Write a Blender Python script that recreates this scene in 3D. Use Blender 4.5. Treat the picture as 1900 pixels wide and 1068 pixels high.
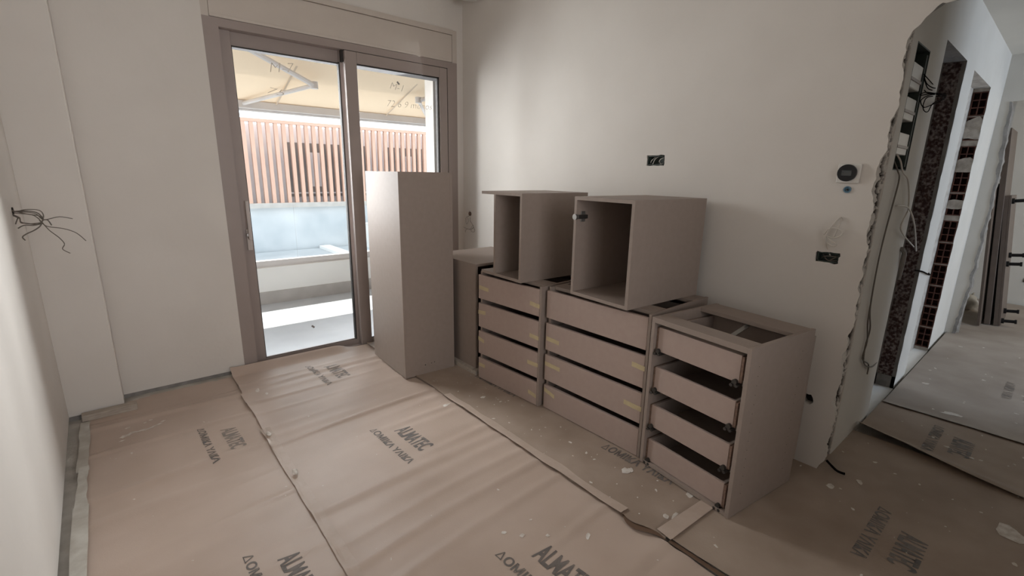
import bpy, bmesh, math, random
from mathutils import Vector, Matrix, noise
random.seed(7)
for o in list(bpy.data.objects):
    bpy.data.objects.remove(o)
S = bpy.context.scene
COL = S.collection

# ------------------------------------------------------------------ camera
CAMH = 1.45
F_PX = 870.86
cam = bpy.data.cameras.new('camera')
cam.sensor_fit = 'HORIZONTAL'
cam.sensor_width = 36.0
cam.lens = F_PX / 1900.0 * 36.0
cam.clip_start = 0.02
cam.clip_end = 300
camo = bpy.data.objects.new('camera', cam)
COL.objects.link(camo)
Mr = ((0.7644293, -0.13907043, 0.6295294), (-0.6444739, -0.19112314, 0.74035487), (0.01735617, -0.97166422, -0.23572739))
camo.matrix_world = Matrix(((Mr[0][0], -Mr[0][1], -Mr[0][2], 0.0), (Mr[1][0], -Mr[1][1], -Mr[1][2], 0.0),
                            (Mr[2][0], -Mr[2][1], -Mr[2][2], CAMH), (0, 0, 0, 1)))
S.camera = camo

# ------------------------------------------------------------------ world, sun, lamps, exposure
W = bpy.data.worlds.new('world')
S.world = W
W.use_nodes = True
W.node_tree.nodes['Background'].inputs[0].default_value = (0.90, 0.95, 1.0, 1)
W.node_tree.nodes['Background'].inputs[1].default_value = 2.35


def lamp(name, kind, energy, loc, direction, color=(1, 1, 1), size=None, angle=None, spread=None):
    l = bpy.data.lights.new(name, kind)
    l.energy = energy
    l.color = color
    if kind == 'AREA':
        l.shape = 'RECTANGLE'
        l.size, l.size_y = size
    if spread is not None:
        l.spread = math.radians(spread)
    if angle is not None:
        l.angle = angle
    o = bpy.data.objects.new(name, l)
    o.location = loc
    o.rotation_euler = Vector(direction).to_track_quat('-Z', 'Y').to_euler()
    COL.objects.link(o)
    return o


lamp('sun', 'SUN', 10.0, (2, 8, 6), (0.02, -0.75, -1.0), (1.0, 0.96, 0.88), angle=0.009)
# added door fill: unseen soft boxes on the terrace, each with a limited spread
lamp('door_fill_right', 'AREA', 49.0, (0.95, 4.45, 1.75), (0.80, -0.60, -0.25), (0.97, 0.985, 1.0), (1.1, 1.6), spread=116)
lamp('door_fill_left', 'AREA', 82.0, (2.0, 4.25, 1.6), (-0.93, -0.44, -0.12), (0.97, 0.985, 1.0), (1.1, 1.8), spread=80)
lamp('door_fill_low', 'AREA', 9.0, (0.95, 4.10, 2.08), (0.06, -0.62, -0.78), (0.97, 0.985, 1.0), (0.9, 0.4), spread=82)
lamp('rear_fill', 'AREA', 22.0, (0.5, -1.5, 1.7), (-0.10, 1, 0.0), (0.98, 0.98, 1.0), (1.6, 2.0), spread=108)  # added fill lamp behind the camera; the rear wall has no window
lamp('hall_window_light', 'AREA', 70.0, (5.3, -3.0, 1.5), (-0.05, 1, 0.05), (0.69, 0.82, 1.0), (1.2, 2.0))
lamp('far_room_light', 'AREA', 14.0, (7.4, -1.7, 1.6), (0.1, 1, -0.1), (1.0, 0.93, 0.80), (1.2, 1.6))

S.view_settings.view_transform = 'Standard'
S.view_settings.look = 'None'
S.view_settings.exposure = 0.0
S.view_settings.gamma = 1.0
S.view_settings.use_curve_mapping = False
S.cycles.max_bounces = 10
S.cycles.diffuse_bounces = 6
S.cycles.transparent_max_bounces = 16
S.cycles.use_denoising = True
S.cycles.sample_clamp_indirect = 8.0


# ------------------------------------------------------------------ materials
def nodes_of(name):
    m = bpy.data.materials.new(name)
    m.use_nodes = True
    nt = m.node_tree
    b = nt.nodes['Principled BSDF']
    return m, nt, b


def mat(name, color, rough=0.6, color2=None, scale=6.0, detail=4.0, lo=0.35, hi=0.65, bump=0.0, bscale=60.0, metal=0.0, spec=0.5, stretch=None):
    m, nt, b = nodes_of(name)
    b.inputs['Roughness'].default_value = rough
    b.inputs['Metallic'].default_value = metal
    b.inputs['Specular IOR Level'].default_value = spec
    tc = nt.nodes.new('ShaderNodeTexCoord')
    src = tc.outputs['Object']
    if stretch:
        mp = nt.nodes.new('ShaderNodeMapping')
        mp.inputs['Scale'].default_value = stretch
        nt.links.new(src, mp.inputs['Vector'])
        src = mp.outputs['Vector']
    c2 = color2 or tuple(c * 0.93 for c in color)
    n = nt.nodes.new('ShaderNodeTexNoise')
    n.inputs['Scale'].default_value = scale
    n.inputs['Detail'].default_value = detail
    nt.links.new(src, n.inputs['Vector'])
    r = nt.nodes.new('ShaderNodeValToRGB')
    r.color_ramp.elements[0].position = lo
    r.color_ramp.elements[1].position = hi
    r.color_ramp.elements[0].color = (*c2, 1)
    r.color_ramp.elements[1].color = (*color, 1)
    nt.links.new(n.outputs['Fac'], r.inputs['Fac'])
    nt.links.new(r.outputs['Color'], b.inputs['Base Color'])
    if bump > 0:
        n2 = nt.nodes.new('ShaderNodeTexNoise')
        n2.inputs['Scale'].default_value = bscale
        n2.inputs['Detail'].default_value = 5
        nt.links.new(src, n2.inputs['Vector'])
        bp = nt.nodes.new('ShaderNodeBump')
        bp.inputs['Strength'].default_value = bump
        bp.inputs['Distance'].default_value = 0.01
        nt.links.new(n2.outputs['Fac'], bp.inputs['Height'])
        nt.links.new(bp.outputs['Normal'], b.inputs['Normal'])
    return m


M = {}
M['plaster'] = mat('wall_plaster', (0.655, 0.615, 0.57), 0.9, (0.625, 0.585, 0.54), 2.5, bump=0.06, bscale=40)
M['plaster_hall'] = mat('hall_plaster', (0.66, 0.63, 0.58), 0.9, (0.62, 0.59, 0.54), 3, bump=0.06, bscale=40)
M['ceiling'] = mat('ceiling_paint', (0.70, 0.66, 0.59), 0.9, scale=2)
M['concrete'] = mat('floor_screed', (0.56, 0.53, 0.48), 0.85, (0.40, 0.37, 0.33), 9, bump=0.2, bscale=60)
M['paper'] = mat('kraft_paper', (0.50, 0.395, 0.328), 0.46, (0.45, 0.35, 0.285), 3.2, detail=8, bump=0.05, bscale=180, spec=0.5)
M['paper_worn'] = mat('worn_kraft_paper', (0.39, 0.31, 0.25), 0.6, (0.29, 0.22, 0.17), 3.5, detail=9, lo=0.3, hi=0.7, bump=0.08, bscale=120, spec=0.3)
M['paper_hall'] = mat('dusty_kraft_paper', (0.40, 0.345, 0.30), 0.65, (0.29, 0.24, 0.20), 3.0, detail=9, lo=0.3, hi=0.7, bump=0.08, bscale=120, spec=0.3)
M['ink'] = mat('grey_ink', (0.085, 0.078, 0.075), 0.6, (0.20, 0.17, 0.15), 16, detail=6, lo=0.3, hi=0.75)
M['ink_faded'] = mat('faded_ink', (0.16, 0.14, 0.13), 0.6, (0.28, 0.23, 0.19), 14, detail=6, lo=0.35, hi=0.7)
M['splash'] = mat('dried_plaster', (0.72, 0.68, 0.63), 0.9, (0.55, 0.49, 0.43), 40)
M['torn'] = mat('torn_kraft_core', (0.13, 0.075, 0.045), 0.9)
M['tape_clear'] = mat('clear_tape', (0.49, 0.395, 0.33), 0.5, (0.45, 0.355, 0.29), 18, bump=0.1, bscale=50)
M['tape_wall'] = mat('frosted_tape', (0.56, 0.54, 0.49), 0.4, (0.42, 0.39, 0.34), 12, bump=0.2, bscale=25)
M['tape_mask'] = mat('yellow_masking_tape', (0.55, 0.46, 0.27), 0.6, (0.48, 0.39, 0.24), 20)
M['board'] = mat('cashmere_melamine', (0.30, 0.242, 0.208), 0.5, (0.285, 0.23, 0.197), 30, bump=0.02, bscale=400, spec=0.25)
M['drawer'] = mat('cashmere_drawer', (0.395, 0.305, 0.265), 0.5, (0.38, 0.29, 0.252), 30, bump=0.02, bscale=400, spec=0.4)
M['board_dark'] = mat('dark_board', (0.14, 0.105, 0.085), 0.5, (0.12, 0.09, 0.072), 10)
M['raw_edge'] = mat('raw_chipboard_edge', (0.24, 0.155, 0.115), 0.9, (0.15, 0.095, 0.07), 120)
M['hole'] = mat('dark_hole', (0.02, 0.016, 0.013), 0.9)
M['steel'] = mat('dull_steel', (0.45, 0.44, 0.42), 0.35, metal=0.9)
M['steel_dark'] = mat('dark_steel', (0.07, 0.065, 0.06), 0.4, metal=0.6)
M['alu'] = mat('taupe_aluminium', (0.31, 0.255, 0.232), 0.45, (0.30, 0.247, 0.224), 8, spec=0.4)
M['alu_box'] = mat('taupe_roller_box', (0.53, 0.47, 0.415), 0.5, (0.515, 0.455, 0.40), 8)
M['gasket'] = mat('black_gasket', (0.03, 0.025, 0.022), 0.7)
M['render_white'] = mat('white_render', (0.90, 0.89, 0.86), 0.85, (0.86, 0.85, 0.82), 4)
M['tile_ext'] = mat('terrace_tile', (0.43, 0.44, 0.46), 0.6, (0.40, 0.41, 0.43), 5)
M['facade'] = mat('facade_render', (0.12, 0.115, 0.115), 0.85)
M['skirt'] = mat('terrace_skirting', (0.50, 0.47, 0.44), 0.6, (0.44, 0.41, 0.38), 8)
M['awn_alu'] = mat('white_aluminium', (0.68, 0.64, 0.62), 0.4)
M['slat'] = mat('terracotta_slat', (0.58, 0.385, 0.30), 0.6, (0.54, 0.35, 0.27), 2)
M['far_wall'] = mat('far_building_render', (0.70, 0.69, 0.71), 0.9, (0.62, 0.62, 0.65), 0.8)
M['far_base'] = mat('far_building_base', (0.74, 0.755, 0.765), 0.9, (0.46, 0.50, 0.53), 0.55, detail=9)
M['far_glass'] = mat('far_dark_window', (0.20, 0.19, 0.19), 0.3, (0.16, 0.15, 0.15), 1.5)
M['street'] = mat('pale_yard', (0.55, 0.57, 0.58), 0.9, (0.45, 0.48, 0.50), 1.2)
M['wire_grey'] = mat('grey_brown_wire', (0.13, 0.11, 0.09), 0.5)
M['wire_black'] = mat('black_wire', (0.012, 0.010, 0.009), 0.9, spec=0.0)
M['handle'] = mat('pale_handle', (0.46, 0.405, 0.375), 0.4)
M['wire_white'] = mat('white_wire', (0.62, 0.58, 0.52), 0.5)
M['white_plastic'] = mat('white_plastic', (0.72, 0.70, 0.66), 0.4)
M['black_gloss'] = mat('black_gloss', (0.010, 0.010, 0.011), 0.4, spec=0.3)
M['screen'] = mat('grey_screen', (0.045, 0.05, 0.05), 0.2)
M['blue_pipe'] = mat('blue_pipe', (0.10, 0.20, 0.28), 0.5)
M['box_green'] = mat('dark_green_board', (0.035, 0.05, 0.04), 0.6, (0.02, 0.026, 0.022), 20)
M['brick'] = mat('hollow_clay_brick', (0.17, 0.075, 0.055), 0.9, (0.11, 0.05, 0.04), 14, bump=0.4, bscale=50)
M['mortar'] = mat('mortar', (0.60, 0.56, 0.51), 0.95, (0.42, 0.38, 0.34), 22, bump=0.6, bscale=40)
M['cement'] = mat('grey_cement', (0.30, 0.28, 0.26), 0.95, (0.20, 0.185, 0.17), 10, bump=0.6, bscale=40)
M['rough_brick'] = mat('scraped_brick', (0.33, 0.28, 0.26), 0.95, (0.062, 0.030, 0.026), 55, detail=9, lo=0.43, hi=0.66, bump=0.8, bscale=60)
M['batten'] = mat('grey_batten', (0.44, 0.38, 0.32), 0.85, (0.33, 0.285, 0.24), 20, stretch=(1, 6, 6))
M['bag'] = mat('white_bag', (0.72, 0.70, 0.65), 0.6, (0.60, 0.57, 0.53), 12)


def broken_mat():
    """white plaster over dark brick cavities; the mix follows the geometry attribute 'void'"""
    m, nt, b = nodes_of('broken_wall')
    b.inputs['Roughness'].default_value = 0.95
    a = nt.nodes.new('ShaderNodeAttribute')
    a.attribute_name = 'void'
    mx = nt.nodes.new('ShaderNodeMix')
    mx.data_type = 'RGBA'
    mx.inputs['A'].default_value = (0.68, 0.63, 0.57, 1)
    mx.inputs['B'].default_value = (0.03, 0.018, 0.013, 1)
    nt.links.new(a.outputs['Fac'], mx.inputs['Factor'])
    nt.links.new(mx.outputs['Result'], b.inputs['Base Color'])
    n2 = nt.nodes.new('ShaderNodeTexNoise')
    n2.inputs['Scale'].default_value = 90
    bp = nt.nodes.new('ShaderNodeBump')
    bp.inputs['Strength'].default_value = 0.7
    bp.inputs['Distance'].default_value = 0.01
    nt.links.new(n2.outputs['Fac'], bp.inputs['Height'])
    nt.links.new(bp.outputs['Normal'], b.inputs['Normal'])
    return m


def glass_mat(name, tint, refl):
    m = bpy.data.materials.new(name)
    m.use_nodes = True
    nt = m.node_tree
    nt.nodes.remove(nt.nodes['Principled BSDF'])
    out = nt.nodes['Material Output']
    t = nt.nodes.new('ShaderNodeBsdfTransparent')
    t.inputs[0].default_value = (*tint, 1)
    g = nt.nodes.new('ShaderNodeBsdfGlossy')
    g.inputs['Roughness'].default_value = 0.02
    fr = nt.nodes.new('ShaderNodeFresnel')
    fr.inputs['IOR'].default_value = refl
    mx = nt.nodes.new('ShaderNodeMixShader')
    nt.links.new(fr.outputs[0], mx.inputs[0])
    nt.links.new(t.outputs[0], mx.inputs[1])
    nt.links.new(g.outputs[0], mx.inputs[2])
    nt.links.new(mx.outputs[0], out.inputs[0])
    return m


def fabric_mat():
    m = bpy.data.materials.new('awning_fabric')
    m.use_nodes = True
    nt = m.node_tree
    nt.nodes.remove(nt.nodes['Principled BSDF'])
    out = nt.nodes['Material Output']
    d = nt.nodes.new('ShaderNodeBsdfDiffuse')
    d.inputs[0].default_value = (0.86, 0.71, 0.54, 1)
    t = nt.nodes.new('ShaderNodeBsdfTranslucent')
    t.inputs[0].default_value = (0.50, 0.40, 0.30, 1)
    mx = nt.nodes.new('ShaderNodeMixShader')
    mx.inputs[0].default_value = 0.07
    nt.links.new(d.outputs[0], mx.inputs[1])
    nt.links.new(t.outputs[0], mx.inputs[2])
    nt.links.new(mx.outputs[0], out.inputs[0])
    return m


M['broken'] = broken_mat()
M['glass'] = glass_mat('clear_glass', (0.97, 0.98, 0.98), 1.25)
M['glass_rail'] = glass_mat('balustrade_glass', (0.955, 0.975, 0.985), 1.15)
M['fabric'] = fabric_mat()


# ------------------------------------------------------------------ mesh helpers
def box(bm, x0, y0, z0, x1, y1, z1):
    x0, x1 = min(x0, x1), max(x0, x1)
    y0, y1 = min(y0, y1), max(y0, y1)
    z0, z1 = min(z0, z1), max(z0, z1)
    v = [bm.verts.new(p) for p in ((x0, y0, z0), (x1, y0, z0), (x1, y1, z0), (x0, y1, z0),
                                   (x0, y0, z1), (x1, y0, z1), (x1, y1, z1), (x0, y1, z1))]
    for f in ((3, 2, 1, 0), (4, 5, 6, 7), (0, 1, 5, 4), (1, 2, 6, 5), (2, 3, 7, 6), (3, 0, 4, 7)):
        bm.faces.new([v[i] for i in f])


def smooth_path(pts, sub=4):
    P = [Vector(p) for p in pts]
    if len(P) < 3:
        return P
    out = []
    for i in range(len(P) - 1):
        p0 = P[max(i - 1, 0)]
        p1, p2 = P[i], P[i + 1]
        p3 = P[min(i + 2, len(P) - 1)]
        for k in range(sub):
            t = k / sub
            out.append(0.5 * ((2 * p1) + (p2 - p0) * t + (2 * p0 - 5 * p1 + 4 * p2 - p3) * t * t + (3 * p1 - p0 - 3 * p2 + p3) * t ** 3))
    out.append(P[-1])
    return out


def tube(bm, pts, r, n=6, sub=4):
    P = smooth_path(pts, sub)
    rings = []
    up = Vector((0.3, 0.2, 0.93)).normalized()
    for i, p in enumerate(P):
        d = (P[min(i + 1, len(P) - 1)] - P[max(i - 1, 0)])
        if d.length < 1e-9:
            d = Vector((0, 0, 1))
        d.normalize()
        a = d.cross(up)
        if a.length < 1e-3:
            a = d.cross(Vector((1, 0, 0)))
        a.normalize()
        b = d.cross(a)
        rings.append([bm.verts.new(p + a * r * math.cos(2 * math.pi * k / n) + b * r * math.sin(2 * math.pi * k / n)) for k in range(n)])
    for A, B in zip(rings, rings[1:]):
        for k in range(n):
            bm.faces.new((A[k], A[(k + 1) % n], B[(k + 1) % n], B[k]))
    bm.faces.new(rings[0][::-1])
    bm.faces.new(rings[-1])


def cyl(bm, c, axis, r, h, n=20, r2=None):
    """cylinder from centre c of its base along axis"""
    a = Vector(axis).normalized()
    q = Vector((0, 0, 1)).rotation_difference(a).to_matrix()
    r2 = r if r2 is None else r2
    A = [bm.verts.new(Vector(c) + q @ Vector((r * math.cos(2 * math.pi * k / n), r * math.sin(2 * math.pi * k / n), 0))) for k in range(n)]
    B = [bm.verts.new(Vector(c) + q @ Vector((r2 * math.cos(2 * math.pi * k / n), r2 * math.sin(2 * math.pi * k / n), h))) for k in range(n)]
    for k in range(n):
        bm.faces.new((A[k], A[(k + 1) % n], B[(k + 1) % n], B[k]))
    bm.faces.new(A[::-1])
    bm.faces.new(B)


def quad(bm, a, b, c, d):
    bm.faces.new([bm.verts.new(p) for p in (a, b, c, d)])


def build(name, bm, m, parent=None, loc=None, bevel=0.0, smooth=False):
    bmesh.ops.recalc_face_normals(bm, faces=bm.faces)
    if bevel > 0:
        bmesh.ops.bevel(bm, geom=list(bm.edges), offset=bevel, segments=1, affect='EDGES', clamp_overlap=True)
    me = bpy.data.meshes.new(name)
    bm.to_mesh(me)
    bm.free()
    me.materials.append(M[m] if isinstance(m, str) else m)
    if smooth:
        me.polygons.foreach_set('use_smooth', [True] * len(me.polygons))
    o = bpy.data.objects.new(name, me)
    COL.objects.link(o)
    if parent:
        o.parent = parent
    if loc:
        o.location = loc
    return o


def boxes(name, m, parent, *bs, bevel=0.0):
    bm = bmesh.new()
    for b in bs:
        box(bm, *b)
    return build(name, bm, m, parent, bevel=bevel)


def tag(o, label=None, cat=None, group=None, kind=None):
    if label:
        o['label'] = label
    if cat:
        o['category'] = cat
    if group:
        o['group'] = group
    if kind:
        o['kind'] = kind
    return o


def empty(name, loc=(0, 0, 0), rz=0.0, label=None, cat=None, group=None, kind=None):
    o = bpy.data.objects.new(name, None)
    o.location = loc
    o.rotation_euler = (0, 0, rz)
    o.empty_display_size = 0.1
    COL.objects.link(o)
    return tag(o, label, cat, group, kind)


def fill(loops, place, closed_holes=()):
    """flat polygon with holes; loops are lists of 2-D points, place maps (a, b, depth) to 3-D.
    closed_holes: (loop index, depth) pockets that get side walls and a bottom."""
    bm = bmesh.new()
    edges = []
    lv = []
    for L in loops:
        vs = [bm.verts.new(place(a, b, 0)) for a, b in L]
        lv.append(vs)
        for i in range(len(vs)):
            edges.append(bm.edges.new((vs[i], vs[(i + 1) % len(vs)])))
    bmesh.ops.triangle_fill(bm, use_beauty=True, edges=edges)
    return bm, lv


def n1(x, s=1.0, seed=0.0):
    return noise.noise(Vector((x * s, seed, 0.37)))


# ------------------------------------------------------------------ room shell
XL, XR = -0.35, 2.56          # left and right wall faces
YW, YP = 3.74, 3.56           # window wall, pillar face
ZC = 2.95                     # room ceiling
YH = 0.593                    # hall wall plane
GAP = 0.018                   # plaster stops above the screed
YB = -1.6                     # rear wall

tag(boxes('floor', 'concrete', None, (-0.6, -3.2, -0.12, 8.6, 3.84, -0.012)), kind='structure')
wl = tag(boxes('wall_left', 'plaster', None, (-0.1, YB - 2.1, GAP, 0.0, YW + 0.1 - 2.1, ZC)), kind='structure')
tl = tag(boxes('trim_1', 'cement', None, (-0.1, YB - 2.1, -0.012, -0.008, YW - 2.1, GAP)), kind='structure')
for o in (wl, tl):
    o.location = (-0.331, 2.1, 0)
    o.rotation_euler = (0, 0, 0.0187)
tag(boxes('wall_pillar', 'plaster', None, (XL - 0.03, YP, GAP, -0.104, YW, ZC), bevel=0.004), kind='structure')
tag(boxes('trim_2', 'cement', None, (XL - 0.03, YP + 0.012, -0.012, -0.116, YW, GAP)), kind='structure')
tag(boxes('wall_window', 'plaster', None, (-0.104, YW, GAP, 0.596, YW + 0.1, ZC), (2.498, YW, GAP, XR + 0.02, YW + 0.1, ZC),
          (0.596, YW, 2.64, 2.498, YW + 0.1, ZC)), kind='structure')
tag(boxes('trim_3', 'cement', None, (-0.116, YW + 0.012, -0.012, 0.596, YW + 0.1, GAP), (2.498, YW + 0.012, -0.012, XR, YW + 0.1, GAP)), kind='structure')
tag(boxes('ceiling', 'ceiling', None, (XL - 0.1, YB - 0.1, ZC, XR + 0.25, YW + 0.1, ZC + 0.1)), kind='structure')
tag(boxes('wall_rear', 'plaster', None, (XL - 0.1, YB - 0.1, -0.012, 2.9, YB, ZC)), kind='structure')


# right wall: one ragged sheet with pockets cut into it
def edge_y(z):
    base = 0.572 + 0.022 * n1(z, 3.1, 2.0) + 0.018 * n1(z, 11.0, 5.0) + 0.008 * n1(z, 37.0, 9.0)
    if z > 1.95:
        base -= 0.10 * ((z - 1.95) / 0.17) ** 2
    return base


def lintel_z(y):
    return 2.12 + 0.010 * n1(y, 9.0, 4.0) + 0.006 * n1(y, 33.0, 1.0)


NZ = 420
zs = [GAP + (2.12 - GAP) * i / NZ for i in range(NZ + 1)]
edge = [(edge_y(z) + (0.03 * (1 - z / 0.07) if z < 0.07 else 0), z) for z in zs]
outer = [(YW, GAP)] + edge
y = edge[-1][0] - 0.01
while y > YB:
    outer.append((y, lintel_z(y)))
    y -= 0.02 if y > 0 else 0.2
outer += [(YB, 2.12), (YB, ZC), (YW, ZC)]


def ragged(y0, y1, z0, z1, j, seed):
    out = []
    for (a, b), (c, d) in (((y0, z0), (y1, z0)), ((y1, z0), (y1, z1)), ((y1, z1), (y0, z1)), ((y0, z1), (y0, z0))):
        for k in range(5):
            t = k / 5
            out.append((a + (c - a) * t + j * n1(k + a * 9 + b, 1.7, seed), b + (d - b) * t + j * n1(k + c * 7 + d, 1.9, seed + 3)))
    return out


def roundhole(cy, cz, r, j, seed, n=12):
    return [(cy + (r + j * n1(k, 1.3, seed)) * math.cos(2 * math.pi * k / n), cz + (r * 1.15 + j * n1(k, 1.1, seed + 2)) * math.sin(2 * math.pi * k / n)) for k in range(n)]


holes = [ragged(1.631, 1.753, 1.515, 1.575, 0.005, 1), ragged(0.662, 0.757, 1.068, 1.118, 0.008, 4),
         roundhole(3.640, 1.082, 0.024, 0.006, 2), roundhole(0.687, 0.372, 0.024, 0.010, 6)]
bm, lv = fill([outer] + holes, lambda a, b, d: (XR + d, a, b))
depth = 0.055
for L in lv[1:]:
    back = [bm.verts.new(v.co + Vector((depth, 0, 0))) for v in L]
    for i in range(len(L)):
        bm.faces.new((L[i], L[(i + 1) % len(L)], back[(i + 1) % len(L)], back[i]))
tag(boxes('trim_4', 'cement', None, (XR + 0.012, 0.61, -0.012, XR + 0.2, YW, GAP)), kind='structure')
wall_right = tag(build('wall_right', bm, 'plaster'), kind='structure')
# pocket bottoms, darker cement boxes
for i, (L, mm) in enumerate(zip(holes, ('box_green', 'box_green', 'raw_edge', 'hole'))):
    bm = bmesh.new()
    bm.faces.new([bm.verts.new((XR + depth - 0.004, a, b)) for a, b in L])
    build('pocket_back', bm, mm, wall_right)
# lintel underside and rear face, thin broken slope
bm = bmesh.new()
ys = [p for p in outer if p[1] > 2.08 and p[1] < 2.2 and p[0] < 0.56]
for (ya, za), (yb, zb) in zip(ys, ys[1:]):
    quad(bm, (XR, ya, za), (XR, yb, zb), (XR + 0.2, yb, zb + 0.075), (XR + 0.2, ya, za + 0.075))
quad(bm, (XR + 0.2, 0.60, 2.17), (XR + 0.2, YB, 2.17), (XR + 0.2, YB, ZC), (XR + 0.2, 0.60, ZC))
build('lintel', bm, 'cement', wall_right)
# broken end of the right wall: plaster lumps and open brick cavities
bm = bmesh.new()
va = bm.verts.layers.float.new('void')
NS = 20
grid = []
for i, (ey, z) in enumerate(edge):
    row = []
    for s in range(NS + 1):
        t = s / NS
        x = XR + 0.212 * t
        yy = ey + (YH - ey) * t
        e = math.sin(math.pi * t) ** 0.5 if 0 < s < NS else 0
        c = noise.noise(Vector((t * 3.0, z * 19.0, 3.0))) + 0.6 * noise.noise(Vector((t * 7.0, z * 50.0, 8.0)))
        band = noise.noise(Vector((0.0, z * 4.2, 12.0)))
        void = 1.0 if (c > -0.16 - 0.45 * band and 0.36 < t < 0.94) else 0.0
        bulge = 0.009 * noise.noise(Vector((t * 3.0, z * 14.0, 21.0))) + 0.006 * noise.noise(Vector((t * 7.0, z * 48.0, 5.0))) + 0.004 * noise.noise(Vector((t * 16.0, z * 110.0, 31.0)))
        v = bm.verts.new((x, yy + e * (bulge + 0.006) + (0.012 * void), z))
        v[va] = void
        row.append(v)
    grid.append(row)
for a, b in zip(grid, grid[1:]):
    for s in range(NS):
        bm.faces.new((a[s], a[s + 1], b[s + 1], b[s]))
build('broken_edge', bm, 'broken', wall_right)

# ------------------------------------------------------------------ hall walls
XE = 6.05
S1 = (3.445, 4.11, 2.168, 0.722)    # x0, x1, top, back y
S2 = (4.43, 5.30, 2.160, 0.690)
PX0, PX1, PZ0, PZ1 = 2.86, 3.13, 1.50, 2.06


def slot_edge(x, z0, z1, n, amp, seed):
    return [(x + amp * n1(z0 + (z1 - z0) * k / n, 14, seed) + amp * 0.6 * n1(k, 1.7, seed), z0 + (z1 - z0) * k / n) for k in range(1, n)]


out = [(2.77, -0.012), (S1[0], -0.012)] + slot_edge(S1[0], 0, S1[2], 40, 0.004, 1) + [(S1[0], S1[2]), (S1[1], S1[2])] + \
      slot_edge(S1[1], S1[2], 0, 60, 0.02, 2) + [(S1[1], -0.012), (S2[0], -0.012)] + slot_edge(S2[0], 0, S2[2], 40, 0.006, 3) + \
      [(S2[0], S2[2]), (S2[1], S2[2])] + slot_edge(S2[1], S2[2], 0, 60, 0.03, 4) + [(S2[1], -0.012), (XE, -0.012), (XE, 2.51), (2.77, 2.51)]
hole = [(PX0, PZ0), (PX1, PZ0), (PX1, PZ1), (PX0, PZ1)]
bm, lv = fill([out, hole], lambda a, b, d: (a, YH, b))
wall_hall = tag(build('wall_hall', bm, 'plaster_hall'), kind='structure')
# slot linings (back, near side, top)
for nm, s in (('slot_lining', S1), ('slot_lining', S2)):
    bm = bmesh.new()
    x0, x1, zt, yb = s
    quad(bm, (x0, yb, 0), (x1 + 0.1, yb, 0), (x1 + 0.1, yb, zt), (x0, yb, zt))
    quad(bm, (x0, YH, 0), (x0, yb, 0), (x0, yb, zt), (x0, YH, zt))
    quad(bm, (x0, YH, zt), (x1 + 0.1, YH, zt), (x1 + 0.1, yb, zt), (x0, yb, zt))
    build(nm, bm, 'cement' if s is S1 else 'mortar', wall_hall)
# far cheek of the first slot: scraped brick between two grey cement margins
bm = bmesh.new()
rows = []
for i in range(150):
    z = 2.168 * i / 149
    row = []
    for k in range(13):
        t = k / 12
        g = 0.004 * noise.noise(Vector((t * 14, z * 3, 1))) + 0.006 * noise.noise(Vector((t * 5, z * 24, 7)))
        row.append(bm.verts.new((S1[1] + 0.006 + g, YH + 0.012 + (S1[3] - YH - 0.024) * t, max(0.0, z))))
    rows.append(row)
for a, b in zip(rows, rows[1:]):
    for k in range(12):
        bm.faces.new((a[k], a[k + 1], b[k + 1], b[k]))
build('scraped_cheek', bm, 'rough_brick', wall_hall)
boxes('cement_margin', 'cement', wall_hall, (S1[1] + 0.0, YH + 0.001, 0.0, S1[1] + 0.05, YH + 0.022, S1[2]))
boxes('cement_margin', 'cement', wall_hall, (S1[1] + 0.0, S1[3] - 0.022, 0.0, S1[1] + 0.05, S1[3], S1[2]))
boxes('cement_margin', 'cement', wall_hall, (S1[1] + 0.0, YH + 0.001, 0.0, S1[1] + 0.045, S1[3], 0.09))


# far cheek of the second slot: hollow clay bricks laid one on another, holes towards us
def hollow_brick(w, h, d, holes_y=2, holes_z=3):
    bm = bmesh.new()
    t = 0.007
    cw = (w - t * (holes_y + 1)) / holes_y
    ch = (h - t * (holes_z + 1)) / holes_z
    ysb = [0.0]
    for k in range(holes_y):
        ysb += [ysb[-1] + t, ysb[-1] + t + cw]
    ysb.append(w)
    zsb = [0.0]
    for k in range(holes_z):
        zsb += [zsb[-1] + t, zsb[-1] + t + ch]
    zsb.append(h)
    for i in range(len(ysb) - 1):
        for j in range(len(zsb) - 1):
            a, b, c, e = ysb[i], ysb[i + 1], zsb[j], zsb[j + 1]
            if i % 2 == 1 and j % 2 == 1:
                quad(bm, (0, a, c), (d, a, c), (d, a, e), (0, a, e))
                quad(bm, (0, b, c), (d, b, c), (d, b, e), (0, b, e))
                quad(bm, (0, a, c), (d, a, c), (d, b, c), (0, b, c))
                quad(bm, (0, a, e), (d, a, e), (d, b, e), (0, b, e))
                quad(bm, (d, a, c), (d, b, c), (d, b, e), (d, a, e))
            else:
                quad(bm, (0, a, c), (0, b, c), (0, b, e), (0, a, e))
    box(bm, 0.0005, 0, -0.0005, d, w, 0)
    box(bm, 0.0005, 0, h, d, w, h + 0.0005)
    bmesh.ops.remove_doubles(bm, verts=bm.verts, dist=1e-5)
    return bm


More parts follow.
